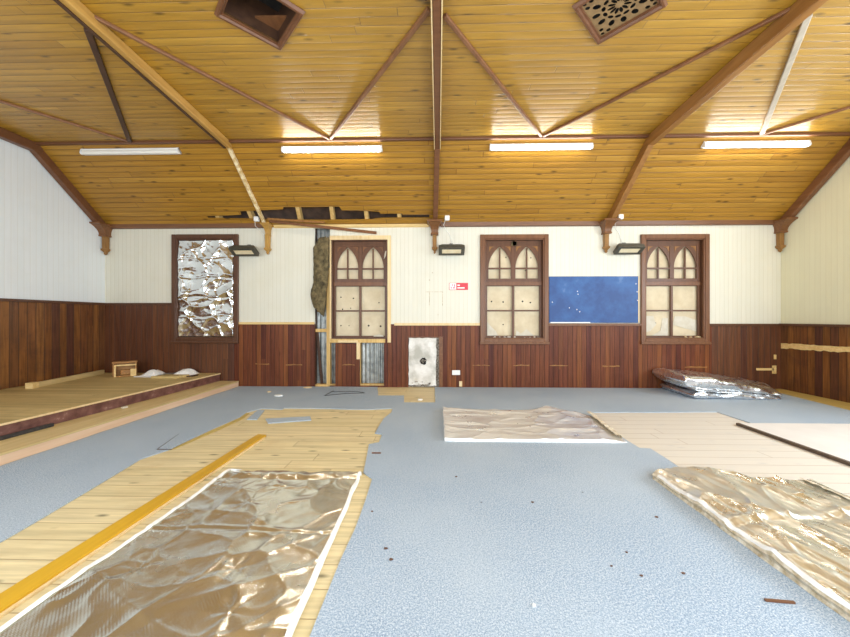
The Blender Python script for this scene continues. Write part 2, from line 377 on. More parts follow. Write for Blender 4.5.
# corrugated outer sheet seen through the stripped bays
def corr(x0, x1, z0, z1, y):
    n = int((x1 - x0) / 0.0095); mm = MB()
    mm.grid(lambda i, j: (x0 + (x1 - x0) * i / n, y + 0.011 * math.sin((x0 + (x1 - x0) * i / n) * 2 * math.pi / 0.076), (z0, z1)[j]), n + 1, 2)
    return mm
obj('corrugated_sheet', corr(-2.35, -0.80, -.02, 3.05, 6.15), 'corr', wall_back, recalc=False)
obj('stud', MB().box(-2.02, -1.955, 6.02, 6.12, 0.02, 2.15), 'raw', wall_back, bevel=.004)
obj('stud', MB().box(-2.29, -2.232, 6.035, 6.13, 0.0, 2.9), 'beamdark', wall_back)
obj('stud', MB().box(-1.47, -1.405, 6.035, 6.10, 0.02, .80), 'raw', wall_back)
obj('stud', MB().box(-.965, -.90, 6.035, 6.12, 0.02, .80), 'beamdark', wall_back)
obj('noggin', MB().box(-2.225, -2.02, 6.03, 6.11, 0.985, 1.045), 'raw', wall_back, bevel=.004)
obj('sole_plate', MB().box(-2.225, -1.86, 6.03, 6.13, 0.0, 0.035), 'raw', wall_back)
obj('sole_plate', MB().box(-1.405, -0.965, 6.03, 6.13, 0.0, 0.045), 'raw', wall_back)
obj('loose_lining_strip', MB().bar((-2.13, 6.10, .03), (-2.21, 6.075, 1.0), .05, .014, (0, 1, 0)), 'beamdark', wall_back)
obj('sill_beam', MB().box(-1.955, -0.90, 5.99, 6.12, 0.795, 0.865), 'raw', wall_back, bevel=.004)
obj('lath', MB().box(-1.80, -1.44, 5.975, 5.99, 0.80, 0.84), 'rawpale', wall_back)
obj('lath', MB().box(-1.46, -1.40, 5.972, 5.986, 0.50, 0.80), 'rawpale', wall_back)
# scraped patches low on the wall
m = MB().box(5.56, 5.86, 5.978, 5.985, .325, .365).box(5.83, 5.90, 5.978, 5.985, .27, .41).box(5.86, 5.9, 5.978, 5.985, .52, .60)
obj('scraped_patch', m, 'rawx', wall_back)
for x0, x1, z in ((.62, .92, .40), (1.33, 1.62, .40), (1.98, 2.3, .40), (2.9, 3.2, .39), (4.33, 4.72, .38), (-1.72, -1.5, .40), (-2.75, -2.45, .40), (-3.3, -3.05, .41)):
    m = MB(); tp = [(x0 + (x1 - x0) * k / 6, 5.983, z + R.uniform(-.002, .016)) for k in range(7)]; bt = [(x0 + (x1 - x0) * k / 6, 5.983, z - R.uniform(.004, .018)) for k in range(7)]
    obj('scuff_mark', m.poly(tp + bt[::-1], (0, .002, 0)), 'beamorange', wall_back)
# faint rectangular outline and screw holes on the cream boards
m = MB().box(-.16, -.15, 5.998, 6.0, 1.45, 1.71).box(.075, .085, 5.998, 6.0, 1.46, 1.71).box(-.22, .09, 5.998, 6.0, 1.705, 1.712)
for x, z in ((-.155, 1.92), (-.10, 2.05), (.0, 1.30)): m.box(x - .01, x + .01, 5.998, 6.0, z - .008, z + .008)
obj('scratched_outline', m, 'edge_dirty', wall_back)
# timber strips left bare on top of the panelling / dado rails
def hrail(name, x0, x1, z0, z1, mat, y0=5.965, lab=None): return struct(name, MB().box(x0, x1, y0, 6.0, z0, z1), mat, lab, 'dado rail', bevel=.005)
hrail('trim_1', XL + .03, W1[0], 1.475, 1.515, 'arch_dark', lab='dark dado rail left of the foil-covered window')
hrail('trim_2', W1[1], GAP[0], 1.125, 1.165, 'rawx', 5.98, 'bare yellow lath on the panelling between foil window and open stud bay')
hrail('trim_3', W2[1] + .06, W3[0], 1.105, 1.15, 'rawpale', 5.98, 'bare pale lath on the panelling above the plaster hearth panel')
hrail('trim_4', W3[1], W4[0], 1.10, 1.145, 'arch', 5.955, 'brown dado rail under the blue board')
hrail('trim_5', W4[1], XR - .03, 1.10, 1.14, 'arch_dark', lab='dark dado rail right of the last window')

# ---- side walls
def gable(mb, x0, x1, zlo):
    pts = [(x0, YR, zlo), (x0, YB + .03, zlo), (x0, YB + .03, ZE - .02), (x0, YK, ZC + .05), (x0, YK2, ZC + .05), (x0, YR, ZE - .02)]
    return mb.poly(pts, (x1 - x0, 0, 0))
wall_left = struct('wall_left', gable(MB(), XL - .04, XL, 1.49), 'white_left', 'white boarded left wall above tall dark panelling', 'wall')
obj('wainscot', MB().box(XL - .04, XL + .015, YR, YB, 0, 1.49), 'wains_side', wall_left)
struct('trim_6', MB().box(XL, XL + .045, YR, YB, 1.475, 1.515), 'arch_dark', 'dark dado rail along the left wall', 'dado rail', bevel=.005)
m = MB()
RWIN = (0.45, 3.3, 1.2, 2.85)
rect_holes(m, YR, YB + .03, 1.12, ZE - .02, [RWIN], lambda mm, a0, a1, b0, b1: mm.box(XR, XR + .04, a0, a1, b0, b1))
m.poly([(XR, YR, ZE - .02), (XR, YB + .03, ZE - .02), (XR, YK, ZC + .05), (XR, YK2, ZC + .05)], (.04, 0, 0))
wall_right = struct('wall_right', m, 'cream_right', 'plain cream right wall above dark panelling', 'wall')
obj('wainscot', MB().box(XR - .015, XR + .04, YR, YB, 0, 1.12), 'wains_side', wall_right)
m = MB(); n = 26
top = [(XR - .022, 5.98 - 1.2 * i / n, .80 + .03 * i / n + R.uniform(-.008, .008)) for i in range(n + 1)]
bot = [(XR - .022, 5.98 - 1.2 * i / n, .715 + .03 * i / n + R.uniform(-.012, .008)) for i in range(n + 1)]
m.poly(top + bot[::-1], (.008, 0, 0)); obj('scraped_strip', m, 'rawx', wall_right)
struct('trim_7', MB().box(XR - .045, XR, YR, YB, 1.105, 1.145), 'arch_dark', 'dark dado rail along the right wall', 'dado rail', bevel=.005)
# rear wall (behind the camera) with four open sash windows letting the daylight in
m = MB(); RW = [(-4.8, -3.65), (-1.95, -.8), (.75, 1.95), (3.55, 4.75)]
rect_holes(m, XL, XR, 0, ZE, [(a, b, .85, 2.65) for a, b in RW], putxz(YR - .04, YR))
struct('wall_rear', m, 'cream', 'cream rear wall behind the viewer', 'wall')

# ---- ceiling: flat part with two square vent openings set diagonally
VENT = [(-1.525, 2.83), (1.515, 2.83)]; VR = 0.335
def fill_with_holes(outer, hls, z0, z1):
    bm = bmesh.new(); ed = []
    for loop in [outer] + hls:
        vs = [bm.verts.new((x, y, z0)) for x, y in loop]
        ed += [bm.edges.new((vs[i], vs[(i + 1) % len(vs)])) for i in range(len(vs))]
    bmesh.ops.triangle_fill(bm, use_beauty=True, use_dissolve=False, edges=ed)
    r = bmesh.ops.extrude_face_region(bm, geom=bm.faces[:])
    bmesh.ops.translate(bm, verts=[e for e in r['geom'] if isinstance(e, bmesh.types.BMVert)], vec=(0, 0, z1 - z0))
    bmesh.ops.recalc_face_normals(bm, faces=bm.faces)
    bm.verts.index_update(); mb = MB(); mb.add([v.co.copy() for v in bm.verts], [[v.index for v in f.verts] for f in bm.faces]); bm.free()
    return mb
vh = [[(cx, cy - VR), (cx + VR, cy), (cx, cy + VR), (cx - VR, cy)] for cx, cy in VENT]
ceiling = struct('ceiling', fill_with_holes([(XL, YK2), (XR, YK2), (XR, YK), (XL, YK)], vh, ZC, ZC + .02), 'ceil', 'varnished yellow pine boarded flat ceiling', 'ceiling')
# front slope with torn-out boards near the eaves; u across, t up the slope
def SP(u, t, d=0.0):                     # d = distance above the boards (outwards)
    p = Vector((u, YB, ZE)) + SD * t; nn = Vector((0, 0.98, 1.12)).normalized()
    return p + nn * d
LS = math.hypot(1.12, 0.98)
HOLE = [(-4.08, .20), (-3.45, .18), (-2.7, .15), (-2.0, .14), (-1.2, .15), (-1.0, .175), (-.15, .175), (-.15, .235), (-.62, .235), (-.62, .262), (-1.0, .262), (-1.02, .30),
        (-1.2, .315), (-1.66, .33), (-1.69, .405), (-2.25, .40), (-2.66, .405), (-2.68, .36), (-3.1, .345), (-3.45, .325), (-3.46, .26), (-4.08, .235)]
mm = fill_with_holes([(XL, -.02), (XR, -.02), (XR, LS), (XL, LS)], [HOLE], 0.0, 0.02)
mm.v = [tuple(SP(x, y, z)) for x, y, z in mm.v]
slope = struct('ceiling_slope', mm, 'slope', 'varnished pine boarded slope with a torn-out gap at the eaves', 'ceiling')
for u, tl in ((-3.30, .03), (-2.45, .10), (-1.86, .06), (-1.24, .05), (-.66, .03), (-3.9, .03)):
    obj('rafter', MB().bar(SP(u - .03, .0, .075), SP(u + .05 * (tl > .05), .62, .075), .065, .10, SP(0, 0, 1) - SP(0, 0, 0)), 'raw', slope)
obj('roof_boarding', MB().poly([SP(-4.4, -.1, .20), SP(.1, -.1, .20), SP(.1, .9, .20), SP(-4.4, .9, .20)], SP(0, 0, .02) - SP(0, 0, 0)), 'roofvoid', slope)
obj('cavity_lining', MB().poly([SP(-4.4, .72, .02), SP(.1, .72, .02), SP(.1, .72, .2), SP(-4.4, .72, .2)], SD * .02), 'roofvoid', slope)
mr = MB().poly([(XL, YR, ZE), (XR, YR, ZE), (XR, YK2, ZC), (XL, YK2, ZC)], (0, -.01, .02))
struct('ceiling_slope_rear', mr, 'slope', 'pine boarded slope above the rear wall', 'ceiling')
# eaves cornice and purlin mouldings
def cornice(name, x0, x1, mat, lab, h=.085, d=.05):
    return struct(name, MB().poly([(x0, 6.0, 2.865), (x0, 6.0 - d, 2.875), (x0, 6.0 - d - .015, 2.865 + h * .75), (x0, 6.0 - d - .02, 2.865 + h), (x0, 6.0, 2.865 + h)], (x1 - x0, 0, 0)), mat, lab, 'cornice')
cornice('trim_8', XL + .1, -3.16, 'cornice', 'brown eaves cornice above the foil-covered window')
cornice('trim_9', -2.96, -.17, 'rawx', 'bare yellow eaves strip under the torn ceiling', .05, .02)
cornice('trim_10', .05, 2.85, 'cornice', 'brown eaves cornice above the window beside the blue board')
cornice('trim_11', 3.06, XR - .1, 'cornice', 'brown eaves cornice above the rightmost window')
struct('trim_12', MB().box(XL, XR, YK - .035, YK + .02, ZC - .035, ZC + .005), 'beamred', 'thin brown purlin moulding where slope meets flat ceiling', 'moulding', bevel=.008)

# ------------------------------------------------------------------ roof beams
SN = Vector((0, 0.98, 1.12)).normalized()
def beam(name, label, xs, w, d, mat, matlow, wl, dl, extra=None):
    """xs: x at eaves, x at kink, x at the near end of the flat ceiling"""
    r = thing(name, label, 'beam', (xs[1], YK, ZC), 'roof beams')
    a = SP(xs[0], .07, -dl / 2); b = SP(xs[1], LS + .01, -dl / 2)
    obj('sloping_leg', MB().bar(a, b, wl - .006, dl, SN), matlow, r, bevel=.008)
    obj('level_tie', MB().bar((xs[1], YK + .07, ZC - d / 2), (xs[2], YK2, ZC - d / 2), w, d), mat, r, bevel=.01)
    if extra: extra(r)
    return r
beam('roof_beam', 'stripped ochre roof beam with a peeling thin leg, second from the left wall', (-3.09, -3.115, -2.88), .075, .10, 'beamraw', 'peeled', .055, .06,
     lambda r: obj('stained_underside', MB().bar((-3.15, YK, ZC - .09), (-2.915, YK2, ZC - .09), .03, .05), 'beamdark', r))
def strips(r):
    obj('pale_edge_strip', MB().box(-.057, -.047, YK2, YK, ZC - .165, ZC - .145), 'rawpale', r)
    obj('pale_edge_strip', MB().box(.027, .037, YK2, YK, ZC - .165, ZC - .145), 'rawpale', r)
beam('roof_beam', 'red-brown roof beam overhead in the middle with two pale edges', (-.05, -.01, -.01), .072, .16, 'beamred', 'beamred', .085, .12, strips)
beam('roof_beam', 'thick orange-brown roof beam left of the rightmost ceiling light', (2.97, 3.05, 2.95), .09, .15, 'beamorange', 'beamorange', .095, .13)
beam('roof_beam', 'red-brown roof beam against the white left wall', (XL + .06, XL + .06, XL + .06), .10, .13, 'beamred', 'beamred', .10, .12)
beam('roof_beam', 'brown roof beam against the cream right wall', (XR - .06, XR - .06, XR - .06), .10, .13, 'beam', 'beam', .10, .12)

# diagonal battens crossing the flat ceiling
def batten(label, p, q, w, mat, d=.034):
    z = ZC - d / 2
    return tag(obj('ceiling_batten', MB().bar((p[0], p[1], z), (q[0], q[1], z), w, d), mat, bevel=.008), label, 'batten', 'diagonal ceiling battens')
Yk, Ym = YK - .05, 2.83
batten('thin brown batten from the unlit light towards the left wall', (-4.56, Yk), (XL + .12, 2.95), .03, 'batten')
batten('broad dark batten from the unlit light to the ochre beam', (-4.54, Yk), (-3.16, 2.95), .055, 'beamdark')
batten('reddish batten from the ochre beam to the lit light left of centre', (-1.58, Yk), (-3.03, 2.75), .036, 'batten')
batten('brown batten from the lit light left of centre up to the middle beam', (-1.56, Yk), (-.075, 2.82), .045, 'batten')
batten('brown batten from the middle beam to the lit light right of centre', (1.48, Yk), (.055, 2.88), .042, 'batten')
batten('dark thin batten from the lit light right of centre to the thick orange-brown beam', (1.50, Yk), (3.02, 2.83), .038, 'beam')
batten('grey-white batten between the rightmost light and the thick orange-brown beam', (4.57, Yk), (3.18, 2.95), .055, 'battengrey')
batten('thin brown batten from the rightmost light towards the cream right wall', (4.60, Yk), (XR - .12, 3.30), .03, 'batten')
batten('stub of dark batten at the top edge, left of the middle beam', (-.08, 2.72), (-1.5, .85), .06, 'beamdark')
batten('stub of dark batten at the top edge, right of the middle beam', (.06, 2.72), (1.5, .85), .06, 'beamdark')
batten('stub of dark batten crossing behind the ochre beam at the top edge', (-3.03, 2.66), (-1.65, .85), .07, 'beamdark')

# corbel brackets under the beams
def corbel(label, x, mat, side=0, plain=False):
    r = thing('corbel_bracket', label, 'bracket', (x, 5.9, 2.36), 'corbel brackets at the eaves')
    c = [x + side * .02] * 2
    sc = 0.62 if plain else 1.0
    secs = [(2.925, .128, .28), (2.90, .128, .28), (2.895, .108, .255), (2.865, .085, .20), (2.825, .066, .15), (2.79, .060, .125), (2.745, .058, .11), (2.735, .066, .12), (2.712, .066, .12)]
    obj('bracket_head', MB().loft([(z, x - w * sc, x + w * sc, 6.0 - d * (1 if not plain else .6), 6.0) for z, w, d in secs]), mat, r)
    pen = [(2.715, .036), (2.50, .034), (2.495, .048), (2.47, .048), (2.445, .03), (2.43, .018), (2.405, .02), (2.38, .004)]
    obj('pendant', MB().loft([(z, x - w, x + w, 5.955 - w, min(5.995, 5.955 + w)) for z, w in pen]), mat if mat == 'corbelraw' else 'cornerpend', r)
    return r
corbel('brown corbel bracket in the left corner by the white wall', XL + .06, 'corbel')
corbel('stripped yellow corbel bracket above the leftmost wall lamp', -3.06, 'corbelraw', plain=True)
corbel('brown corbel bracket under the middle beam', -.06, 'corbel')
corbel('brown corbel bracket above the blue board', 2.95, 'corbel')
corbel('brown corbel bracket in the right corner by the cream wall', XR - .06, 'corbel')

# ------------------------------------------------------------------ ceiling vents
def vent_frame(cx, cy, r, mat):
    m = MB(); a, b = VR - .015, VR + .062
    pr = [(a, 0.0), (b - .01, 0.0), (b, -.012), (b - .02, -.035), (b - .045, -.035), (a + .02, -.018), (a, -.018)]
    cs = [(0, -1), (1, 0), (0, 1), (-1, 0)]
    for k in range(4):
        p, q = cs[k], cs[(k + 1) % 4]
        vs = [(cx + c[0] * e, cy + c[1] * e, ZC + z) for c in (p, q) for e, z in pr]; n = len(pr)
        m.add(vs, [(i, (i + 1) % n, n + (i + 1) % n, n + i) for i in range(n)] + [list(range(n)), list(range(n, 2 * n))[::-1]])
    obj('frame', m, mat, r)
def shaft(cx, cy, r, h, mat):
    m = MB(); cs = [(0, -1), (1, 0), (0, 1), (-1, 0)]
    for k in range(4):
        p, q = cs[k], cs[(k + 1) % 4]
        m.poly([(cx + p[0] * VR, cy + p[1] * VR, ZC), (cx + q[0] * VR, cy + q[1] * VR, ZC), (cx + q[0] * VR, cy + q[1] * VR, ZC + h), (cx + p[0] * VR, cy + p[1] * VR, ZC + h)],
               ((p[0] + q[0]) * .015, (p[1] + q[1]) * .015, 0))
    obj('shaft', m, mat, r)
    obj('shaft_top', MB().poly([(cx + c[0] * (VR + .03), cy + c[1] * (VR + .03), ZC + h) for c in cs], (0, 0, .02)), 'hole', r)
cx, cy = VENT[0]
r = thing('ceiling_vent', 'open ceiling vent with its grille missing, a dark shaft', 'vent', (cx, cy, ZC), 'square ceiling vents'); vent_frame(cx, cy, r, 'beamred'); shaft(cx, cy, r, .30, 'beamdark')
obj('shaft_board', MB().box(cx - .15, cx + .15, cy + .19, cy + .33, ZC + .12, ZC + .14), 'beam', r)
cx, cy = VENT[1]
r = thing('ceiling_vent', 'ceiling vent with an ochre fretwork grille', 'vent', (cx, cy, ZC), 'square ceiling vents'); vent_frame(cx, cy, r, 'beamred'); shaft(cx, cy, r, .25, 'hole')
# fretwork plate with petal openings radiating from the centre (local axes along the square's sides)
def fret():
    h = VR / math.sqrt(2) - .005; c45 = math.sqrt(.5); loops = []
    def pet(a, r0, r1, w, n=10):
        out = []
        for i in range(n):
            th = 2 * math.pi * i / n
            rr = (r0 + r1) / 2 + (r1 - r0) / 2 * math.cos(th); ww = w * math.sin(th)
            out.append((rr * math.cos(a) - ww * math.sin(a), rr * math.sin(a) + ww * math.cos(a)))
        return out
    for k in range(12): loops.append(pet(2 * math.pi * k / 12 + .13, .030, .094, .014))
    for k in range(12): loops.append(pet(2 * math.pi * (k + .5) / 12 + .13, .103, .136, .026))
    for k in range(12): loops.append(pet(2 * math.pi * k / 12 + .13, .146, .212, .024))
    for k in range(4):
        a = math.pi / 4 + k * math.pi / 2
        for da, r0, r1, w in ((-.13, .232, .272, .018), (.13, .232, .272, .018), (0, .274, .306, .016)):
            loops.append(pet(a + da, r0, r1, w))
    sq = [(-h, -h), (h, -h), (h, h), (-h, h)]
    rot = lambda p: (cx + (p[0] - p[1]) * c45, cy + (p[0] + p[1]) * c45)
    return fill_with_holes([rot(p) for p in sq], [[rot(p) for p in l] for l in loops], ZC - .003, ZC + .001)
obj('fretwork_grille', fret(), 'grille', r)

# ------------------------------------------------------------------ fluorescent ceiling lights
def tube_light(label, xc, lit):
    L = .75; p = SP(xc, LS - .13, 0); cy, cz = p.y, p.z
    r = thing('fluorescent_light', label, 'ceiling light', (xc, cy, cz), 'fluorescent ceiling lights')
    n = SN; base = lambda u, d, t=0: SP(u, LS - .13 + t, -d)
    m = MB().poly([base(xc - L, .003, -.045), base(xc + L, .003, -.045), base(xc + L, .003, .045), base(xc - L, .003, .045)], n * -.028)
    obj('housing', m, 'white', r, bevel=.004)
    m = MB(); k = 10
    prof = [(-.034 + .068 * i / k, .030 + .042 * math.sin(math.pi * i / k) ** .6) for i in range(k + 1)]
    m.poly([base(xc - L + .03, d, t) for t, d in prof], (2 * L - .06, 0, 0))
    obj('diffuser', m, 'tubeon' if lit else 'tubeoff', r)
    for s in (-1, 1):
        m = MB().poly([base(xc + s * (L - .03), d, t) for t, d in [(-.046, .004)] + [(t * 1.08, d * 1.04) for t, d in prof] + [(.046, .004)]], (s * .03, 0, 0))
        obj('end_cap', m, 'white', r)
tube_light('unlit white fluorescent light nearest the white left wall', -4.645, False)
tube_light('lit fluorescent light left of the middle beam', -1.58, True)
tube_light('lit fluorescent light right of the middle beam', 1.51, True)
tube_light('lit fluorescent light nearest the cream right wall', 4.60, True)

# ------------------------------------------------------------------ windows
def ring(mb, x0, x1, z0, z1, w, y0, y1, wb=None):
    wb = w if wb is None else wb
    mb.box(x0, x0 + w, y0, y1, z0, z1).box(x1 - w, x1, y0, y1, z0, z1).box(x0 + w, x1 - w, y0, y1, z1 - w, z1).box(x0 + w, x1 - w, y0, y1, z0, z0 + wb)
def sashes(root, x0, x1, z0, z1, mat, orn):
    W, H = x1 - x0, z1 - z0; Y0, Y1 = 6.05, 6.085
    zt = lambda f: z1 - f * H; xf = lambda f: x0 + f * W
    up = MB()
    up.box(x0, xf(.062), Y0, Y1, zt(.43), z1).box(xf(.938), x1, Y0, Y1, zt(.43), z1)
    up.box(xf(.062), xf(.938), Y0, Y1, zt(.055), z1).box(xf(.062), xf(.938), Y0, Y1, zt(.43), zt(.39))
    up.box(xf(.462), xf(.538), Y0, Y1, zt(.39), zt(.055))
    us = obj('upper_sash', up, mat, root, bevel=.004)
    tr = MB()
    for a, b in ((.062, .462), (.538, .938)):
        xa, xb = xf(a), xf(b); xm = (xa + xb) / 2; hw = (xb - xa) / 2; zs, ztop = zt(.285), zt(.055)
        tr.box(xm - .012, xm + .012, Y0 + .004, Y1 - .004, zt(.39), zt(.075)).box(xa, xb, Y0 + .002, Y1 - .002, zs - .014, zs + .014)
        hh = ztop - zs - .006; Rr = (hw * hw + hh * hh) / (2 * hw)
        for s in (-1, 1):
            cxr = xm - s * hw + s * Rr       # circle centre on the far side
            curve = []
            for i in range(11):
                z = hh * i / 10
                curve.append((cxr - s * math.sqrt(max(0, Rr * Rr - z * z)), zs + z))
            pts = [(xm - s * hw, zs), *curve[1:], (xm, ztop), (xm - s * hw, ztop)]
            tr.poly([(x, Y0 + .008, z) for x, z in pts], (0, .02, 0))
    obj('tracery', tr, mat, us)
    om = MB()
    for a, b in ((.062, .462), (.538, .938)):
        xa, xb = xf(a), xf(b); ztop = zt(.058)
        for xc, s in ((xa + .012, 1), (xb - .012, -1)):
            om.poly([(xc, Y0 + .003, ztop), (xc + s * .095, Y0 + .003, ztop), (xc + s * .035, Y0 + .003, ztop - .03), (xc, Y0 + .003, ztop - .10)], (0, .006, 0))
    obj('corner_ornament', om, orn, us)
    lo = MB(); zt0 = zt(.43)
    lo.box(x0, xf(.04), Y0 + .0, Y1 + .0, z0, zt0).box(xf(.96), x1, Y0, Y1, z0, zt0).box(xf(.04), xf(.96), Y0, Y1, zt(.468), zt0).box(xf(.04), xf(.96), Y0, Y1, z0, zt(.982))
    lo.box(xf(.48), xf(.52), Y0 + .002, Y1, zt(.982), zt(.468)).box(xf(.04), xf(.96), Y0 + .004, Y1 - .004, zt(.73), zt(.715))
    obj('lower_sash', lo, mat, root, bevel=.004)
    obj('meeting_rail', MB().box(x0, x1, Y0 - .012, Y0, zt(.462), zt(.425)), 'arch', root, bevel=.004)
def window(name, w, lab, mat_arch='arch', sash='sash', orn='beamorange', with_sash=True, arch=True):
    r = structroot(name, ((w[0] + w[1]) / 2, 6.0, w[2]), lab, 'window')
    x0, x1, z0, z1 = w
    if arch:
        m = MB(); ring(m, x0, x1, z0, z1, AW - .02, 5.955, 6.0); ring(m, x0 + AW - .025, x1 - AW + .025, z0 + AW - .025, z1 - AW + .025, .025, 5.97, 6.03)
        obj('architrave', m, mat_arch, r, bevel=.008)
        m = MB().box(x0 - .01, x1 + .01, 5.935, 5.97, z0 - .02, z0 + .022); obj('window_sill', m, mat_arch, r, bevel=.008)
        a0, a1, b0, b1 = x0 + AW, x1 - AW, z0 + AW, z1 - AW
    else: a0, a1, b0, b1 = w
    m = MB(); ring(m, a0 - .02, a1 + .02, b0 - .02, b1 + .02, .022, 6.0 if arch else 5.985, 6.13); obj('lining', m, 'arch_dark', r)
    if with_sash: sashes(r, a0, a1, b0, b1, sash, orn)
    obj('backing_board', MB().box(a0 - .02, a1 + .02, 6.105, 6.12, b0 - .02, b1 + .02), 'ply', r)
    return r, (a0, a1, b0, b1)
w1, i1 = window('window_1', W1, 'leftmost window, dark framed and covered in silver foil', 'arch_dark', with_sash=False)
w2, i2 = window('window_2', (-1.90, -.925, .885, 2.63), 'boarded window with bare timber edging beside the open stud bay', orn='beam', arch=False)
m = MB().box(-1.95, -1.915, 5.985, 6.0, .87, 2.68); obj('bare_edging', m, 'rawpale', w2)
m = MB().box(-1.95, -.845, 5.975, 6.0, 2.645, 2.72).box(-.905, -.845, 5.975, 6.0, .80, 2.645); obj('bare_edging', m, 'rawpale', w2, bevel=.004)
w3, i3 = window('window_3', W3, 'boarded gothic window left of the blue board')
w4, i4 = window('window_4', W4, 'boarded gothic window right of the blue board', sash='sash')
# nail holes in the backing boards
def dots(root, pts):
    m = MB()
    for x, z, s in pts: m.poly([(x + s * math.cos(k * math.pi / 4), 6.1035, z + s * math.sin(k * math.pi / 4)) for k in range(8)], (0, .002, 0))
    obj('nail_hole', m, 'hole', root)
dots(w2, [(-1.78, 1.62, .013), (-1.55, 1.60, .014), (-1.75, 1.40, .013), (-1.60, 1.42, .01), (-1.78, 1.10, .013), (-1.63, 1.10, .009), (-1.27, 1.10, .018), (-1.05, 1.09, .018), (-1.08, 1.52, .012)])
dots(w3, [(.97, 1.54, .015), (1.18, 1.53, .015), (1.53, 1.54, .017), (1.67, 1.52, .015), (1.18, 1.12, .012), (1.23, 2.34, .012), (1.68, 2.33, .012), (1.58, 2.1, .01)])
dots(w4, [(4.17, 1.42, .011), (3.9, 1.15, .014), (4.29, 1.22, .016)])
m = MB()
m.poly([(.85, 6.098, .90), (.86, 6.098, 1.22), (.95, 6.098, 1.10), (1.05, 6.098, 1.00), (1.08, 6.098, .93), (1.0, 6.098, .90)], (0, .004, 0))
m.poly([(1.40, 6.098, .90), (1.42, 6.098, 1.02), (1.5, 6.098, .96), (1.60, 6.098, 1.04), (1.70, 6.098, .95), (1.78, 6.098, .90)], (0, .004, 0))
obj('torn_paper', m, 'paper', w3)
m = MB()
m.poly([(3.67, 6.098, .90), (3.67, 6.098, 1.27), (3.86, 6.098, 1.28), (3.91, 6.098, 1.12), (3.80, 6.098, 1.0), (3.70, 6.098, .98)], (0, .004, 0))
m.poly([(3.80, 6.097, .90), (3.99, 6.097, 1.02), (4.02, 6.097, 1.24), (4.12, 6.097, 1.24), (4.12, 6.097, .90)], (0, .004, 0))
m.poly([(4.2, 6.098, 1.12), (4.24, 6.098, 1.27), (4.42, 6.098, 1.27), (4.62, 6.098, 1.20), (4.62, 6.098, 1.0), (4.4, 6.098, 1.06)], (0, .004, 0))
obj('torn_paper', m, 'paper', w4)
m = MB()
for i in range(14): x = 4.30 + .33 * R.random(); s = R.uniform(.008, .02); m.box(x, x + s, 6.03, 6.05, .895, .895 + s * R.uniform(.5, 1.6))
obj('sill_debris', m, 'rawpale', w4)
m = MB()
for i in range(16): x = .87 + .93 * R.random(); s = R.uniform(.008, .02); m.box(x, x + s * 1.6, 6.03, 6.05, .89, .89 + s)
obj('sill_debris', m, 'paper', w3)
obj('torn_paper', MB().poly([(-1.17, 6.03, .905), (-1.14, 6.03, .93), (-1.07, 6.03, .945), (-1.0, 6.03, .925), (-.98, 6.03, .905)], (0, .02, 0)), 'paper', w2)
obj('torn_paper', MB().poly([(-.98, 6.03, 2.30), (-.955, 6.03, 2.44), (-.93, 6.03, 2.46), (-.945, 6.03, 2.36)], (0, .01, 0)), 'paper', w2)
m = MB()
for i in range(9): m.box(1.345 + R.uniform(-.03, .05), 1.36 + R.uniform(-.02, .06), 6.03, 6.045, 2.56 + R.uniform(-.03, .02), 2.60 + R.uniform(-.01, .02))
obj('torn_packing', m, 'fluff', w3)

# foil stuck over the leftmost window
def vor(x, y, s, k=0.0, wx=0.0):
    q = Vector((x * s, y * s, k * 5.3)); q += Vector((NZ.noise(q * .7 + Vector((9, 1, 2))), NZ.noise(q * .7 + Vector((3, 7, 5))), 0)) * wx
    return NZ.voronoi(q)[0][0]
def crease(x, y, s, k=0.0, wx=0.0, sharp=.05):
    q = Vector((x * s, y * s, k * 5.3)); q += Vector((NZ.noise(q * .7 + Vector((9, 1, 2))), NZ.noise(q * .7 + Vector((3, 7, 5))), 0)) * wx
    d = NZ.voronoi(q)[0]; return math.exp(-(d[1] - d[0]) / sharp)
def ridge(x, y, s, k=2.0): return (1 - abs(NZ.noise(Vector((x * s, y * s, k * 3.7))))) ** 3
def foil_window():
    x0, x1, z0, z1 = i1; nx, nz = 84, 140; m = MB()
    seams = [.195, .39, .60, .80]
    def P(i, j):
        u, v = i / (nx - 1), j / (nz - 1); x = x0 + .008 + (x1 - x0 - .016) * u; z = z0 + .008 + (z1 - z0 - .016) * v
        d = .055 * vor(x, z * 1.1, 2.7, 1, .9) + .018 * vor(x + 3, z, 6.5, 2, .9) + .006 * vor(x, z, 15, 4, .6) + .012 * crease(x, z * 1.1, 2.7, 1, .9, .08)
        for sm in seams:
            e = (v - sm + .012 * math.sin(u * 9 + sm * 20)) / .012; d += .006 * math.exp(-e * e) - .007 * math.exp(-(e - 1.6) ** 2)
        return (x, 6.035 - d, z)
    m.grid(P, nx, nz); return m
f = obj('foil_sheet', foil_window(), 'foil', recalc=False)
md = f.modifiers.new('solid', 'SOLIDIFY'); md.thickness = .002
tag(f, 'crumpled silver foil filling the leftmost window', 'foil sheet')

# ------------------------------------------------------------------ wall fittings
# blue board
r = thing('writing_board', 'blue writing board on the wall between the two right-hand gothic windows', 'board', (2.735, 5.99, 1.15))
bd = obj('board', MB().box(1.965, 3.52, 5.972, 5.998, 1.155, 1.975), 'blueboard', r, bevel=.003)
obj('chalk_ledge', MB().box(1.985, 2.68, 5.962, 5.985, 1.15, 1.168), 'white', r)
obj('edge_strip', MB().box(3.52, 3.532, 5.97, 5.998, 1.155, 1.975), 'rawpale', r)
for x, z in ((2.46, 1.71), (2.47, 1.66), (3.50, 1.70), (3.505, 1.55), (2.02, 1.52), (2.45, 1.39), (2.5, 1.35), (2.32, 1.42), (3.48, 1.84)): obj('paint_fleck', MB().box(x - .006, x + .006, 5.969, 5.972, z - .008, z + .008), 'white', bd)
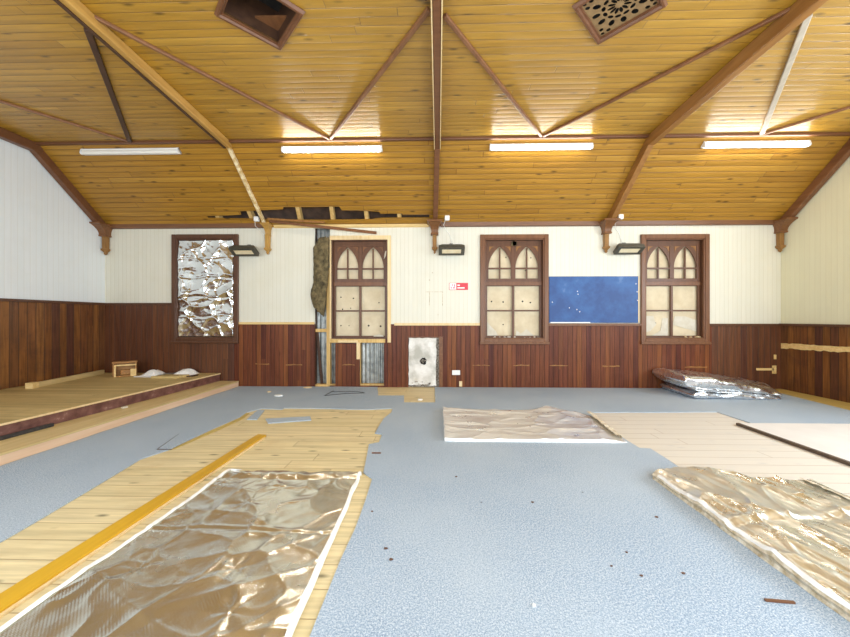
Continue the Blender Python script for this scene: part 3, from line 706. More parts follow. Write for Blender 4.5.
# fire sign
r = thing('safety_sign', 'small red and white safety sign on the cream wall', 'sign', (.365, 5.995, 1.74))
obj('plate', MB().box(.20, .535, 5.99, 6.0, 1.742, 1.866), 'signred', r, bevel=.002)
wp = obj('white_panel', MB().box(.206, .325, 5.987, 5.99, 1.748, 1.860), 'white', r)
m = MB()
for k in range(4): m.poly([(.235 + .02 * k + .012 * math.cos(a), 5.985, 1.80 + (.028 if k % 2 else -.02) + .018 * math.sin(a)) for a in [i * math.pi / 4 for i in range(8)]], (0, .002, 0))
m.box(.285, .30, 5.985, 5.987, 1.765, 1.83)
obj('pictogram', m, 'signpink', wp)
[obj('lettering', MB().box(.345, q, 5.987, 5.99, z - .01, z + .01), 'white', r) for q, z in ((.39, 1.825), (.475, 1.777))]
# plaster hearth panel
r = thing('hearth_panel', 'grey-white plaster panel with a dark hole, closing the old fireplace', 'panel', (-.25, 6.0, 0))
m = MB(); pts = []
x0, x1, z0, z1 = -.525, -.03, .03, .885
for i in range(14): pts.append((x0 + (x1 - x0) * i / 14, z0 + R.uniform(-.012, .035 if i < 9 else .01)))
for i in range(12): pts.append((x1 + R.uniform(-.012, .006), z0 + (z1 - z0) * i / 12))
for i in range(8): pts.append((x1 - (x1 - x0) * i / 8, z1 + R.uniform(-.012, .004)))
for i in range(12): pts.append((x0 + R.uniform(-.004, .012), z1 - (z1 - z0) * i / 12))
obj('plaster_slab', m.poly([(x, 5.965, z) for x, z in pts], (0, .019, 0)), 'plaster', r)
m = MB(); c = (-.262, .47); N = 16
o_ = [(c[0] + (.062 + R.uniform(-.012, .01)) * math.cos(2 * math.pi * k / N), c[1] + (.062 + R.uniform(-.012, .01)) * math.sin(2 * math.pi * k / N)) for k in range(N)]
bh = obj('broken_hole', m.poly([(x, 5.961, z) for x, z in o_], (0, .006, 0)), 'hole', r)  # flat dark patch, the hole's inner shade put into its colour
for k in range(10):
    a = R.uniform(0, 6.28); q = R.uniform(.0, .04); s = R.uniform(.008, .016); m = MB().box(c[0] + q * math.cos(a) - s, c[0] + q * math.cos(a) + s, 5.95, 5.964, c[1] + q * math.sin(a) - s, c[1] + q * math.sin(a) + s * .8); obj('mortar_lump', m, 'rubble', bh)
for k in range(14): x = R.uniform(-.52, -.1); s = R.uniform(.01, .03); z = R.uniform(.012, .10); obj('mortar_lump', MB().box(x, x + s * 1.5, 5.952, 5.97, z, z + s * .6), 'rubble', r)
obj('side_trim', MB().box(.02, .085, 5.965, 5.985, 0.012, .89).box(-.54, .085, 5.965, 5.985, .89, .905), 'beam', r)
obj('hearth_recess', MB().box(-.56, .04, 6.03, 6.05, 0, .90), 'rubble', wall_back)
# sockets
r = thing('wall_socket', 'white double wall socket beside the plaster hearth panel', 'socket', (.32, 5.985, .22))
sp_ = obj('plate', MB().box(.25, .393, 5.97, 5.986, .225, .31), 'white', r, bevel=.006); [obj('switch', MB().box(q, q + .015, 5.966, 5.97, .285, .30), 'tubeoff', sp_) for q in (.285, .342)]
r = thing('junction_box', 'small tan junction box low on the panelling under the wall socket', 'socket', (.40, 5.985, .03))
obj('plate', MB().box(.375, .43, 5.965, 5.986, .02, .115), 'rawpale', r, bevel=.004); obj('screw', MB().box(.397, .408, 5.963, 5.966, .063, .073), 'white', r)
# wall lamps (angled halogen fittings)
def flood(label, x):
    y, z = 5.84, 2.43; r = thing('wall_lamp', label, 'wall lamp', (x, 5.98, 2.45), 'angled wall lamps')
    rot = Matrix.Rotation(math.radians(-30), 4, 'X'); T = Matrix.Translation((x, y, z)) @ rot
    def lo(m): m.v = [tuple(T @ Vector(v)) for v in m.v]; return m
    # local: faces -Z (down), body behind
    m = MB().loft([(-.03, -.225, .225, -.095, .095), (.02, -.225, .225, -.095, .095), (.075, -.17, .17, -.06, .06)]); obj('housing', lo(m), 'housing', r, bevel=.006)
    m = MB(); 
    for a in ((-.225, -.165, -.095, .095), (.165, .225, -.095, .095), (-.165, .165, -.095, -.055), (-.165, .165, .055, .095)): m.box(a[0], a[1], a[2], a[3], -.045, -.03)
    rm = obj('rim', lo(m), 'housing', r); obj('lens', lo(MB().box(-.165, .165, -.055, .055, -.036, -.03)), 'lens', rm)
    m = MB().box(x - .03, x + .03, 5.985, 6.0, 2.45, 2.57).bar((x, 5.99, 2.51), (x, 5.90, 2.525), .03, .03); obj('wall_arm', m, 'housing', r)
flood('dark angled wall lamp overlapping the foil-covered window', -3.42)
flood('dark angled wall lamp above the red and white sign', .235)
flood('dark angled wall lamp between blue board and rightmost window', 3.28)
def sensor(label, x, y=5.86, z=2.985):
    r = thing('sensor_box', label, 'junction box', (x, y, z), 'white junction boxes at the eaves')
    obj('box', MB().box(x - .042, x + .042, y - .03, y + .03, z - .042, z + .042), 'white', r, bevel=.01)
    obj('cable', MB().tube([(x - .03, y, z - .04), (x - .06, y + .06, z - .10), (x - .02, 5.99, z - .16), (x + .05, 5.992, z - .25), (x + .09, 5.985, z - .42)], .004, 6), 'white', r)
    return r
r = sensor('white junction box with a hanging wire beside the stripped yellow corbel', -3.20, 5.84)
sensor('white junction box beside the middle corbel', .158)
sensor('white junction box beside the corbel above the blue board', 3.15)
# loose boards at the torn eaves
tag(obj('loose_board', MB().bar((-3.0, 5.89, 2.965), (-1.08, 5.86, 2.735), .02, .05, (0, 0, 1)), 'beam', bevel=.003), 'loose brown board hanging down from the torn ceiling above the window', 'board')
tag(obj('sagging_board', MB().bar((-3.0, 5.83, 2.985), (-2.0, 5.86, 2.925), .014, .035, (0, 0, 1)), 'beamorange', bevel=.003), 'orange ceiling board sagging out of the torn gap', 'board')
# matted insulation in the open bay
def fluff():
    m = MB(); nx, nz = 14, 40
    def P(i, j):
        u, v = i / (nx - 1), j / (nz - 1)
        wl = -2.235 - .05 * max(0, math.sin(v * 7 + .6)) ** 2; wr = -1.945 - .10 * (1 - v) ** 2
        if v > .85: wl += (v - .85) * 1.0
        x = wl + (wr - wl) * u; z = 1.46 + 1.22 * v - .22 * (u - .1) * (1 - v)
        return (x, 5.955 - .05 * math.sin(math.pi * u) ** .5 + .03 * NZ.noise(Vector((x * 9, z * 7, 2))) + .02 * NZ.noise(Vector((x * 25, z * 22, 5))), z + .04 * NZ.noise(Vector((u * 8, 0, v))))
    m.grid(P, nx, nz); return m
f = obj('insulation_scrap', fluff(), 'fluff', recalc=False); f.modifiers.new('s', 'SOLIDIFY').thickness = .02
tag(f, 'matted brown insulation hanging in the open stud bay', 'insulation')

# ------------------------------------------------------------------ carpet and floor pieces
CT = .009
carpet_outline = [(-3.70, YR), (-2.40, YR), (-2.41, 1.79), (-2.52, 2.45), (-2.60, 2.87), (-2.52, 3.09), (-2.50, 3.65), (-2.46, 4.10), (-2.50, 4.32), (-2.40, 4.51), (-2.10, 4.475), (-2.11, 4.54),
    (-1.47, 4.53), (-1.2, 4.50), (-.92, 4.50), (-.62, 4.56), (-.61, 4.36), (-.665, 4.10), (-.675, 3.57), (-.593, 3.54), (-.585, 3.31), (-.675, 3.256), (-.595, 2.66), (-.505, 2.56), (-.485, 1.95), (-.497, 1.46), (-.49, YR),
    (1.95, YR), (1.985, 2.71), (2.005, 3.21), (1.91, 3.22), (1.90, 3.5), (2.01, 4.42), (3.41, 4.475), (3.66, 4.48), (3.67, 4.0), (5.47, 3.98), (5.485, 4.59), (5.65, 5.97),
    (-.06, 5.97), (-.044, 4.89), (-.496, 4.88), (-.54, 5.315), (-.954, 5.305), (-1.08, 5.97), (-3.59, 5.97)]
def rough_outline(pts, amp, step):
    out = []
    for i, p in enumerate(pts):
        q = pts[(i + 1) % len(pts)]; L = math.hypot(q[0] - p[0], q[1] - p[1]); n = max(1, int(L / step))
        for k in range(n):
            t = k / n; a = 0 if k == 0 else amp
            out.append((p[0] + (q[0] - p[0]) * t + R.uniform(-a, a), p[1] + (q[1] - p[1]) * t + R.uniform(-a, a)))
    return out
cp = tag(obj('carpet', fill_with_holes(rough_outline(carpet_outline, .006, .22), [], 0.001, CT), 'carpet'), 'blue-grey fitted carpet with large pieces cut away', 'carpet')
ul = [(-2.52, 3.09), (-2.50, 3.65), (-2.46, 4.10), (-2.50, 4.32)]
vl = [(-2.44, 4.30), (-2.395, 4.09), (-2.415, 3.65), (-2.50, 3.12)]
obj('underlay_edge', MB().poly([(x, y, .0005) for x, y in rough_outline(ul[:], 0, 9) + [(x + R.uniform(-.012, .012), y) for x, y in vl]], (0, 0, .004)), 'oliveboard', cp)
def flat(name, label, cat, pts, z0, z1, mat, group=None):
    return tag(obj(name, MB().poly([(x, y, z0) for x, y in pts], (0, 0, z1 - z0)), mat), label, cat, group)
flat('carpet_offcut', 'short blue carpet strip lying at the far left corner of the bare boards', 'carpet piece', [(-2.325, 4.02), (-2.20, 4.02), (-2.32, 4.43), (-2.41, 4.43)], .001, .010, 'carpet')
flat('carpet_offcut', 'long thin blue carpet strip lying loose on the bare boards', 'carpet piece', [(-2.11, 4.05), (-1.60, 4.16), (-1.53, 4.01), (-1.99, 3.88)], .001, .010, 'carpet')
r = thing('carpet_flap', 'cut blue carpet flap with a dark slit on the carpet by the step', 'carpet piece', (-2.6, 3.25, CT))
obj('flap', MB().poly([(-2.62, 3.08, CT + .0005), (-2.50, 3.08, CT + .0005), (-2.53, 3.45, CT + .0005), (-2.73, 3.46, CT + .0005)], (0, 0, .006)), 'carpet', r)
obj('slit', MB().bar((-2.625, 3.075, CT + .003), (-2.735, 3.47, CT + .003), .010, .005).bar((-2.625, 3.075, CT + .003), (-2.49, 3.075, CT + .003), .008, .005), 'sheetedge', r)
struct('trim_13', MB().poly([(5.50, YR, 0), (5.50, 4.59, 0), (5.665, 5.97, 0), (5.98, 5.97, 0), (5.98, YR, 0)], (0, 0, .006)), 'oliveboard', 'bare yellow border boards along the right wall', 'floor border')
# platform and step at the left
r = thing('platform', 'low boarded stage platform along the left wall with a scuffed purple-brown front', 'platform', (-5.1, 2.8, 0))
PF = lambda y: -4.105 + (y - 3.04) * .062
SF = lambda y: -3.66 + (y - 2.70) * .020
ya, yb = YR + .02, 5.965
def strip(f, d0, d1, z0, z1, y1=yb): return MB().poly([(f(ya) + d0, ya, z0), (f(y1) + d0, y1, z0), (f(y1) + d1, y1, z0), (f(ya) + d1, ya, z0)], (0, 0, z1 - z0))
obj('deck', MB().poly([(XL + .02, ya, .222), (XL + .02, yb, .222), (PF(yb) - .012, yb, .222), (PF(ya) - .012, ya, .222)], (0, 0, .023)), 'deck', r)
obj('front_board', strip(PF, -.04, -.02, 0, .222), 'scuffed', r)
obj('nosing', strip(PF, -.012, 0, .225, .245), 'rawpale', r, bevel=.004)
r = thing('step', 'long low step of pale pine below the platform', 'step', (-3.88, 2.8, 0))
obj('tread', MB().poly([(PF(ya) - .018, ya, .085), (PF(yb) - .018, yb, .085), (SF(yb), yb, .085), (SF(ya), ya, .085)], (0, 0, .02)), 'tread', r, bevel=.004)
obj('riser', strip(SF, -.025, -.005, 0, .085), 'pinkwood', r)
tag(obj('rubber_strip', MB().poly([(-4.155, 1.5, .106), (-4.12, 1.5, .106), (-4.02, 3.42, .106), (-4.05, 3.42, .106)], (0, 0, .035)), 'blackm', bevel=.004), 'dark scuffed strip leaning against the platform front', 'strip')
tag(obj('debris_chip', MB().poly([(-3.98, 4.12, .105), (-3.94, 4.11, .105), (-3.93, 4.16, .105), (-3.96, 4.17, .105)], (0, 0, .018)), 'paper'), 'small white chip on the pine step', 'debris')
# wooden box on platform
r = thing('wooden_box', 'small open-fronted orange wooden box on the platform in the corner', 'box', (-5.35, 5.68, .245))
bx = (-.15, .15, -.07, .07, .246, .50)
def turn(m, a=math.radians(38)):
    m.v = [(-5.36 + x * math.cos(a) - y * math.sin(a), 5.62 + x * math.sin(a) + y * math.cos(a), z) for x, y, z in m.v]; return m
m = MB().box(bx[0] - .01, bx[1] + .01, bx[2], bx[3], .475, .50).box(bx[0], bx[0] + .02, bx[2], bx[3], .246, .475).box(bx[1] - .02, bx[1], bx[2], bx[3], .246, .475).box(bx[0] + .02, bx[1] - .02, bx[3] - .02, bx[3], .246, .475).box(bx[0] + .02, bx[1] - .02, bx[2], bx[3] - .02, .246, .265)
obj('case', turn(m), 'boxwood', r, bevel=.003)
obj('front_rim', turn(MB().box(-.13, .15, -.082, -.07, .43, .452).box(-.13, -.108, -.082, -.07, .25, .43).box(.075, .15, -.085, -.07, .25, .37)), 'rawx', r)
obj('inner_block', turn(MB().box(-.06, .12, -.05, .04, .266, .36)), 'boxwood', r, bevel=.02, segs=3)
# batten, foam, boards on the platform
r = thing('timber_batten', 'raw timber batten lying on the platform along the left wall', 'timber', (-5.85, 5.2, .245))
obj('batten', MB().bar((-5.77, 4.68, .28), (-5.985, 5.85, .28), .05, .07), 'tread', r, bevel=.004)
obj('cut_end', MB().bar((-5.752, 4.58, .285), (-5.768, 4.67, .285), .09, .08), 'rawx', r)
def lump(x0, x1, y0, y1, z, h, sd):
    m = MB(); n = 12
    def P(i, j):
        u, v = i / (n - 1), j / (n - 1)
        k = (math.sin(math.pi * u) * math.sin(math.pi * v)) ** .6
        return (x0 + (x1 - x0) * u, y0 + (y1 - y0) * v, z + h * k * (.65 + .7 * u) * (1 + .35 * NZ.noise(Vector((u * 4, v * 4, sd)))))
    m.grid(P, n, n); m.box(x0 + .02, x1 - .02, y0 + .02, y1 - .02, z, z + .006); return m
tag(obj('foam_scrap', lump(-5.13, -4.87, 5.62, 5.90, .246, .085, 1), 'edge', recalc=False), 'white wrapping scrap beside the wooden box', 'scrap')
tag(obj('foam_scrap', lump(-4.62, -4.28, 5.66, 5.93, .246, .10, 2), 'edge', recalc=False), 'white wrapping scrap at the platform corner away from the box', 'scrap')
flat('board_offcut', 'flat yellow board offcut on the platform in front of the white scrap', 'offcut', [(-4.72, 5.40), (-4.30, 5.42), (-4.24, 5.62), (-4.62, 5.60)], .246, .28, 'deck')
flat('board_offcut', 'thin dark offcut at the far corner of the platform', 'offcut', [(-4.24, 5.55), (-4.15, 5.56), (-4.15, 5.72), (-4.22, 5.70)], .246, .262, 'beamdark')
flat('foam_strip', 'thin pale strip lying flat on the platform next to the wooden box', 'scrap', [(-5.12, 5.52), (-4.80, 5.50), (-4.72, 5.57), (-5.08, 5.58)], .246, .258, 'edge')
flat('panel_offcut', 'grey sheet lying on the platform between the two white scraps', 'offcut', [(-4.86, 5.70), (-4.64, 5.70), (-4.64, 5.92), (-4.86, 5.92)], .246, .254, 'corr')

# orange plank
r = thing('floor_plank', 'long orange varnished plank lying on the bare boards', 'plank', (-1.87, 2.2, 0))
obj('plank', MB().poly([(-1.885, 3.47, .001), (-1.79, 3.45, .001), (-1.825, .95, .001), (-1.945, .95, .001)], (0, 0, .024)), 'orange', r, bevel=.003)
obj('raw_edge', MB().poly([(-1.7895, 3.43, .001), (-1.775, 3.40, .001), (-1.808, .95, .001), (-1.8245, .95, .001)], (0, 0, .012)), 'rawpale', r)
# pale board at right
r = thing('hardboard_sheet', 'pale hardboard sheet with a dark edge lying on the floor at the right', 'board', (4.4, 2.9, 0))
obj('sheet', MB().box(3.475, 5.42, 1.4, 3.95, .01, .028), 'paleboard', r)
obj('dark_edge', MB().box(3.44, 3.475, 1.4, 3.95, .004, .03), 'sheetedge', r)

# ------------------------------------------------------------------ foil insulation blankets on the floor
def blanket(x0, x1, y0, y1, base, fn, nx, ny, wob=.012, sd=1):
    """closed lumpy quilt: top surface fn(x,y)->height above base"""
    m = MB()
    def XY(i, j):
        u, v = i / (nx - 1), j / (ny - 1)
        x = x0(v) + (x1(v) - x0(v)) * u; y = y0(u) + (y1(u) - y0(u)) * v
        e = wob * NZ.noise(Vector((u * 3 + sd, v * 9, sd))); f = wob * NZ.noise(Vector((u * 9, v * 3, sd + 5)))
        return x + e, y + f
    def P(i, j):
        x, y = XY(i, j); return (x, y, base + fn(x, y, i / (nx - 1), j / (ny - 1)))
    m.grid(P, nx, ny)
    top = [P(i, 0) for i in range(nx)] + [P(nx - 1, j) for j in range(1, ny)] + [P(i, ny - 1) for i in range(nx - 2, -1, -1)] + [P(0, j) for j in range(ny - 2, 0, -1)]
    return m, top
def skirt(top, z, out=.006, dip=.002):
    m = MB(); n = len(top)
    cx = sum(p[0] for p in top) / n; cy = sum(p[1] for p in top) / n
    ring_ = lambda f: [f(p) for p in top]
    a = ring_(lambda p: (p[0], p[1], p[2] - dip * .0)); 
    def o_(p, k, zz):
        d = Vector((p[0] - cx, p[1] - cy, 0)); d = Vector((1 if abs(d.x) > .9 * abs(cx - top[0][0]) and d.x > 0 else -1 if abs(d.x) > .9 * abs(cx - top[0][0]) else 0, 0, 0)) if abs(d.x) > .9 * abs(cx - top[0][0]) else Vector((0, 1 if d.y > 0 else -1, 0))
        return (p[0] + d.x * k, p[1] + d.y * k, zz)
    b = [o_(p, out, (p[2] * .65 + z * .35)) for p in top]; c = [o_(p, out * .4, p[2] * .3 + z * .7) for p in top]; d = [o_(p, out * .9, z) for p in top]
    vs = a + b + c + d; fs = []
    for k in range(3):
        for i in range(n): fs.append((k * n + i, k * n + (i + 1) % n, (k + 1) * n + (i + 1) % n, (k + 1) * n + i))
    fs.append([3 * n + i for i in range(n)])
    return m.add(vs, fs)
const = lambda c: (lambda t: c)
# left blanket
def fl(x, y, u, v):
    h = .010 + .024 * vor(x * .8, y, 1.7, 1, .9) + .011 * vor(x * 1.1 + 2, y, 4.2, 2, .9) + .005 * NZ.noise(Vector((x * 2.2, y * 2.2, 3))) + .0035 * vor(x, y, 11, 6, .8) + .005 * crease(x * .8, y, 1.7, 1, .9, .05) + .0035 * crease(x * 1.1 + 2, y, 4.2, 2, .9, .08)
    s = (y - 1.90 - .02 * math.sin(u * 5)) / .012; h += .003 * math.exp(-s * s) - .004 * math.exp(-(s + 1.5) ** 2)
    for cxx, cyy in ((-1.25, 2.15), (-.98, 1.60), (-1.45, 1.58), (-1.12, 2.36), (-.85, 1.35)):      # puckers where it is tacked down
        d = math.hypot(x - cxx, y - cyy); a = math.atan2(y - cyy, x - cxx); h += (.006 * abs(math.cos(a * 3 + cxx * 9)) - .008) * math.exp(-d / .10)
    if v > .93: h += .012 * math.sin((v - .93) / .07 * 3.1) * (1 + NZ.noise(Vector((x * 9, 1, 1))))
    return max(.004, h)
m, top = blanket(lambda v: -1.71 + .07 * v, lambda v: -.565 - .045 * v, lambda u: .85, lambda u: 2.60 + .03 * u, .003, fl, 120, 190)
r = thing('foil_blanket', 'long quilted foil insulation blanket beside the orange plank', 'insulation blanket', (-1.13, 1.75, 0), 'foil insulation blankets on the floor')
obj('foil_face', m, 'foilquilt', r, recalc=False); obj('white_edge', skirt(top, .001, .010), 'edge', r)
m = MB(); n = 60; pr = [top_ for top_ in top[119:119 + 190]]
edge = [Vector(p) for p in pr]
m.grid(lambda i, j: edge[i] + Vector(((-.016, 0, .004), (.012, 0, .006), (.016, 0, -.008))[j]) if 0 else (edge[i].x + (-.006, .008)[j], edge[i].y, edge[i].z + (.004, .003)[j]), 190, 2)
obj('edge_tape', m, 'edge', r, recalc=False)
ed = [Vector(p) for p in top if p[0] < -1.55]; ed.sort(key=lambda p: p.y); m = MB()
m.grid(lambda i, j: (ed[i].x + (-.018, -.002, .016)[j] + .006 * NZ.noise(Vector((ed[i].y * 9, j, 2))), ed[i].y, ed[i].z + (.0, .012, .004)[j]), len(ed), 3)
obj('edge_tape', m, 'edge', r, recalc=False)
# middle blanket
def fmid(x, y, u, v):
    h = .010 + .008 * crease(x * .7, y * 1.3, 3.0, 5, .9, .08) + .024 * vor(x * .7, y * 1.3, 3.0, 5, .9) + .011 * vor(x * .6 + 1, y * 1.6, 6.0, 6, .9) + .007 * NZ.noise(Vector((x * 3, y * 3, 8)))
    h += .022 * math.exp(-u / .04) + .03 * math.exp(-((u - .80) / .06) ** 2) * (v > .6) * (v - .6) * 2.5
    if u > .93: h -= (u - .93) * .35
    return max(.01, h)
m, top = blanket(lambda v: .07, lambda v: 1.86 + .07 * v - (.14 * max(0, v - .75) / .25), lambda u: 3.345, lambda u: 4.43 + .08 * math.exp(-((u - .83) / .08) ** 2), .0098, fmid, 130, 84, sd=3)
r = thing('foil_blanket', 'foil insulation blanket lying crosswise on the carpet in front of the back wall', 'insulation blanket', (.97, 3.9, 0), 'foil insulation blankets on the floor')
obj('foil_face', m, 'foilmid', r, recalc=False); obj('white_edge', skirt(top, .0098, .006), 'edge', r)
m = MB(); n = 60
def fedge(i, j):
    t = i / 59; y = 3.42 + (4.28 - 3.42) * t; x = 1.845 + .085 * t
    return (x + (-.05, .0, .012, .004)[j] + .012 * NZ.noise(Vector((t * 14, j, 1))), y, CT + (.052, .050, .03, .001)[j] + .014 * NZ.noise(Vector((t * 18, j, 4))) * (j < 3))
m.grid(fedge, 60, 4); obj('frayed_end', m, 'edge_dirty', r, recalc=False)
# right blanket, several layers thick with long folds
def fr_(x, y, u, v):
    w = NZ.noise(Vector((x * 1.2, y * .8, 2))) * .12
    h = .035 + .030 * vor((x + w) * 1.5, (y + x * .2) * .5, 3.0, 8, .7) + .013 * vor((x + w) * 1.5 + 4, (y - x * .3) * .6, 5.5, 9, .5) + .004 * vor(x, y, 12, 3) + .010 * vor((x + .25 * y) * 2.2, y * .35, 5.5, 11, .5) + .006 * crease((x + .25 * y) * 2.2, y * .35, 5.5, 11, .5, .08) + .014 * crease((x + w) * 1.5, (y + x * .2) * .5, 3.0, 8, .7, .08) + .008 * NZ.noise(Vector((x * 2.5, y * 2.5, 8)))
    s = (y - 2.02 - .12 * (x - 2)) / .03; h += .008 * math.exp(-s * s) - .007 * math.exp(-(s + 1.4) ** 2)
    h -= .022 * math.exp(-u / .05) - .006 * (u < .02)
    return max(.012, h)
m, top = blanket(lambda v: 1.69 - .04 * v, lambda v: 2.68 + .02 * v, lambda u: .85, lambda u: 2.60 + .05 * math.sin(u * 6) - .10 * u * u, .010, fr_, 120, 170, wob=.02, sd=6)
r = thing('foil_blanket', 'thick layered foil insulation blanket with cream edges at the lower right', 'insulation blanket', (2.18, 1.7, 0), 'foil insulation blankets on the floor')
obj('foil_face', m, 'foilhazy', r, recalc=False); obj('layered_edge', skirt(top, .010, .014), 'edge_dirty', r)
m = MB(); ed = [Vector(p) for p in [top[0]] + top[:119 + 170 + 118:-1][:170]]
ed = [Vector(p) for p in top if p[0] < 1.80 and p[1] < 2.55]; ed.sort(key=lambda p: p.y)
m.grid(lambda i, j: (ed[i].x + (-.010, -.004, .004)[j] + .008 * NZ.noise(Vector((ed[i].y * 12, j, 0))), ed[i].y, ed[i].z + (-.006, .007, .012)[j]), len(ed), 3)
obj('edge_tape', m, 'edge', r, recalc=False)
m = MB()
def gold(i, j):
    t = i / 39; p = Vector((2.63, 2.50, .07)).lerp(Vector((2.70, 1.2, .07)), t)
    return (p.x + (-.02, .02, .05)[j] + .02 * NZ.noise(Vector((t * 20, j, 3))), p.y, (.085, .075, .02)[j] + .016 * NZ.noise(Vector((t * 25, j, 7))))
m.grid(gold, 40, 3); obj('frayed_end', m, 'edge_dirty', r, recalc=False)

# folded foil bundle by the back wall
r = thing('folded_foil', 'folded stack of shiny foil insulation piled against the back wall in the right corner', 'folded insulation', (4.5, 5.5, 0))
def layer(f0, f1, x0, y0, y1, x1, sd, pinch=0.0):
    nx, K = 90, 40; m = MB(); vs = []; fs = []
    H = lambda u: .27 * (1 - u) ** .75 + .095
    for i in range(nx):
        u = i / (nx - 1)
        for k in range(K):
            a = 2 * math.pi * k / K; ca, sa = math.cos(a), math.sin(a)
            e = lambda c, p: math.copysign(abs(c) ** p, c)
            v = .5 + .5 * e(ca, .35)
            endr = min(1, (u / .03)) ** .5 * min(1, (1 - u) / .05) ** .5
            hz = H(u) * (1 + .10 * v); th = hz * (f1 - f0) * (1 - pinch * u)
            x = x0 + (x1 + .52 * v - x0) * u
            y = y0 + (y1 - y0) * v
            z = hz * f0 + th * (.5 + .5 * e(sa, .5) * (.15 + .85 * endr))
            q = Vector((x * 4, y * 4, z * 9 + sd))
            g = 1.2 * (NZ.voronoi(Vector((x * 3.6, y * 5.0, z * 8 + sd * 3)))[0][0] - .4)
            g2 = NZ.voronoi(Vector((x * 11, y * 13, z * 25 + sd * 3)))[0][0] - .4
            vs.append((x + .012 * NZ.noise(q), y - (.030 * g + .007 * g2) * (1 if ca < 0 else -1) * abs(ca) ** .3 + .012 * NZ.noise(q * 1.6), max(.011, z + (.040 * g + .006 * g2) * (1 if sa > .0 else .0) + .012 * NZ.noise(q + Vector((4, 4, 0))) * (sa > 0))))
    for i in range(nx - 1):
        for k in range(K): fs.append((i * K + k, i * K + (k + 1) % K, (i + 1) * K + (k + 1) % K, (i + 1) * K + k))
    fs += [list(range(K)), [(nx - 1) * K + k for k in range(K)][::-1]]
    return m.add(vs, fs, True)
obj('folded_layer', layer(.03, .28, 3.87, 5.16, 5.93, 5.19, 1), 'foilstack', r)
obj('folded_layer', layer(.30, .50, 3.93, 5.20, 5.93, 5.10, 2, .2), 'foilstack', r)
obj('folded_layer', layer(.46, 1.0, 3.74, 5.17, 5.93, 5.17, 5), 'foilstack', r)

# ------------------------------------------------------------------ small litter
tag(obj('cable', MB().tube([(-1.76, 5.60, .016), (-1.79, 5.25, .016), (-1.5, 5.40, .016), (-1.2, 5.45, .016), (-1.35, 5.56, .016), (-1.72, 5.52, .016), (-1.78, 5.56, .016)], .0045, 6), 'blackm'), 'thin black cable loop on the carpet below the open stud bay', 'cable')
def chip(name, label, x, y, s, h, mat, z=CT, group=None):
    n = R.randint(5, 7); pts = [(x + s * R.uniform(.6, 1) * math.cos(2 * math.pi * k / n) * 1.5, y + s * R.uniform(.6, 1) * math.sin(2 * math.pi * k / n)) for k in range(n)]
    return flat(name, label, 'debris', pts, z + .0005, z + h, mat, group)
chip('plaster_chip', 'white plaster chip on the carpet in front of the open stud bay', -2.52, 5.22, .05, .02, 'stone')
chip('plaster_chip', 'pale chip on the bare patch in front of the plaster hearth panel', -.27, 5.05, .035, .02, 'stone', 0)
chip('plaster_chip', 'tiny white chip alone on the near carpet', .41, 1.44, .008, .008, 'stone')
chip('wood_chip', 'yellow wood chip on the carpet below the wainscot left of the open stud bay', -2.8, 5.5, .03, .012, 'rawpale')
chip('wood_chip', 'pale wood splinter lying at the foot of the open stud bay', -2.3, 5.86, .06, .014, 'rawpale')
tag(obj('splinter', MB().bar((1.42, 1.488, CT + .006), (1.535, 1.478, CT + .006), .010, .008), 'beamred'), 'thin reddish splinter on the carpet beside the layered blanket', 'debris')
tag(obj('splinter', MB().bar((-.60, 3.03, CT + .006), (-.52, 3.03, CT + .006), .012, .008), 'beam'), 'small brown splinter on the carpet by the cut edge', 'debris')
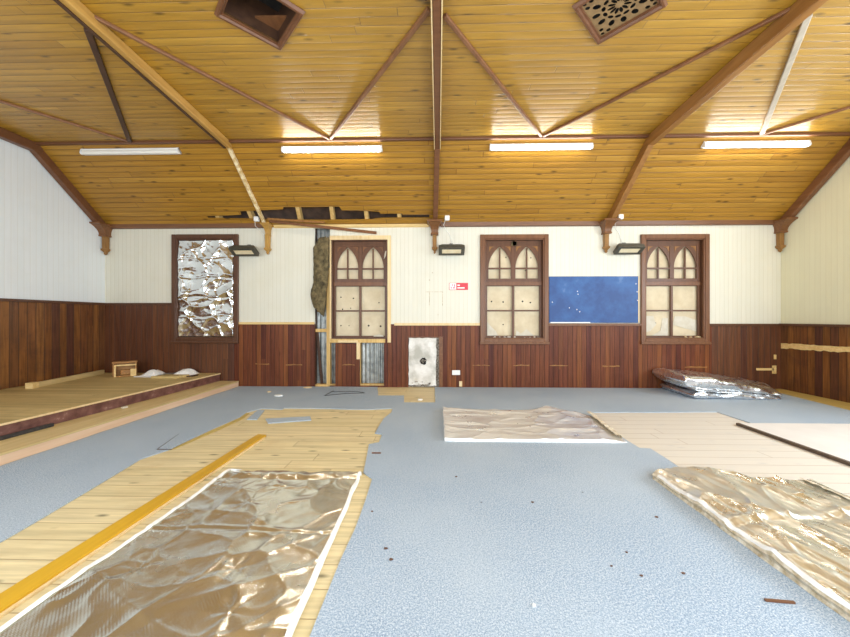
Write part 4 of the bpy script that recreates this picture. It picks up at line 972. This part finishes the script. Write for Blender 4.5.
for x, y in ((.99, 1.78), (-.42, 2.12), (-.28, 1.78), (.14, 2.6), (.86, 1.68), (.97, 1.62), (1.18, 1.64), (.63, 2.25), (-.24, 1.70), (1.35, 2.1)):
    chip('leaf_fleck', 'tiny dark fleck of litter on the near blue carpet', x, y, R.uniform(.005, .009), .005, 'leaf', CT, 'dark flecks on the near carpet')

# ------------------------------------------------------------------ light
def area(name, loc, rot, sx, sy, power, col):
    l = bpy.data.lights.new(name, 'AREA'); l.shape = 'RECTANGLE'; l.size = sx; l.size_y = sy; l.energy = power; l.color = col
    o = bpy.data.objects.new(name, l); COL.objects.link(o); o.location = loc; o.rotation_euler = rot; return o
DAY = (0.84, 0.93, 1.0)
for (a, b), pw in zip(RW, (78, 100, 105, 92)):
    area('daylight_window', ((a + b) / 2, YR - .02, 1.75), (math.radians(90), 0, 0), b - a, 1.8, pw, DAY)
area('daylight_gable_window', (XR + .02, (RWIN[0] + RWIN[1]) / 2, (RWIN[2] + RWIN[3]) / 2), (math.radians(90), 0, math.radians(90)), RWIN[1] - RWIN[0], RWIN[3] - RWIN[2], 205, DAY)
w = bpy.data.worlds.new('sky'); scene.world = w; w.use_nodes = True
bg = w.node_tree.nodes['Background']; bg.inputs[0].default_value = (0.75, 0.85, 1.0, 1); bg.inputs[1].default_value = 1.0

# ------------------------------------------------------------------ camera
cam = bpy.data.cameras.new('camera'); co = bpy.data.objects.new('camera', cam); COL.objects.link(co)
cam.sensor_fit = 'HORIZONTAL'; cam.sensor_width = 36; cam.lens = 335 / 850 * 36
cam.shift_x = -(430.4 - 425) / 850; cam.shift_y = -(318.5 - 318) / 850
cam.clip_start = .02
co.location = (0, 0, 1.24); co.rotation_euler = (math.radians(90), 0, math.atan(.0228))
scene.camera = co
vs = scene.view_settings
scene.display_settings.display_device = 'sRGB'
vs.view_transform = 'Standard'; vs.look = 'None'; vs.gamma = 1; vs.use_curve_mapping = False; vs.exposure = 0.06
try:
    scene.cycles.use_denoising = True; scene.cycles.denoiser = 'OPENIMAGEDENOISE'
    scene.cycles.max_bounces = 12; scene.cycles.diffuse_bounces = 6; scene.cycles.glossy_bounces = 5; scene.cycles.sample_clamp_indirect = 6.0
except Exception: pass
for o in bpy.data.objects:
    if '_o' in o: del o['_o']
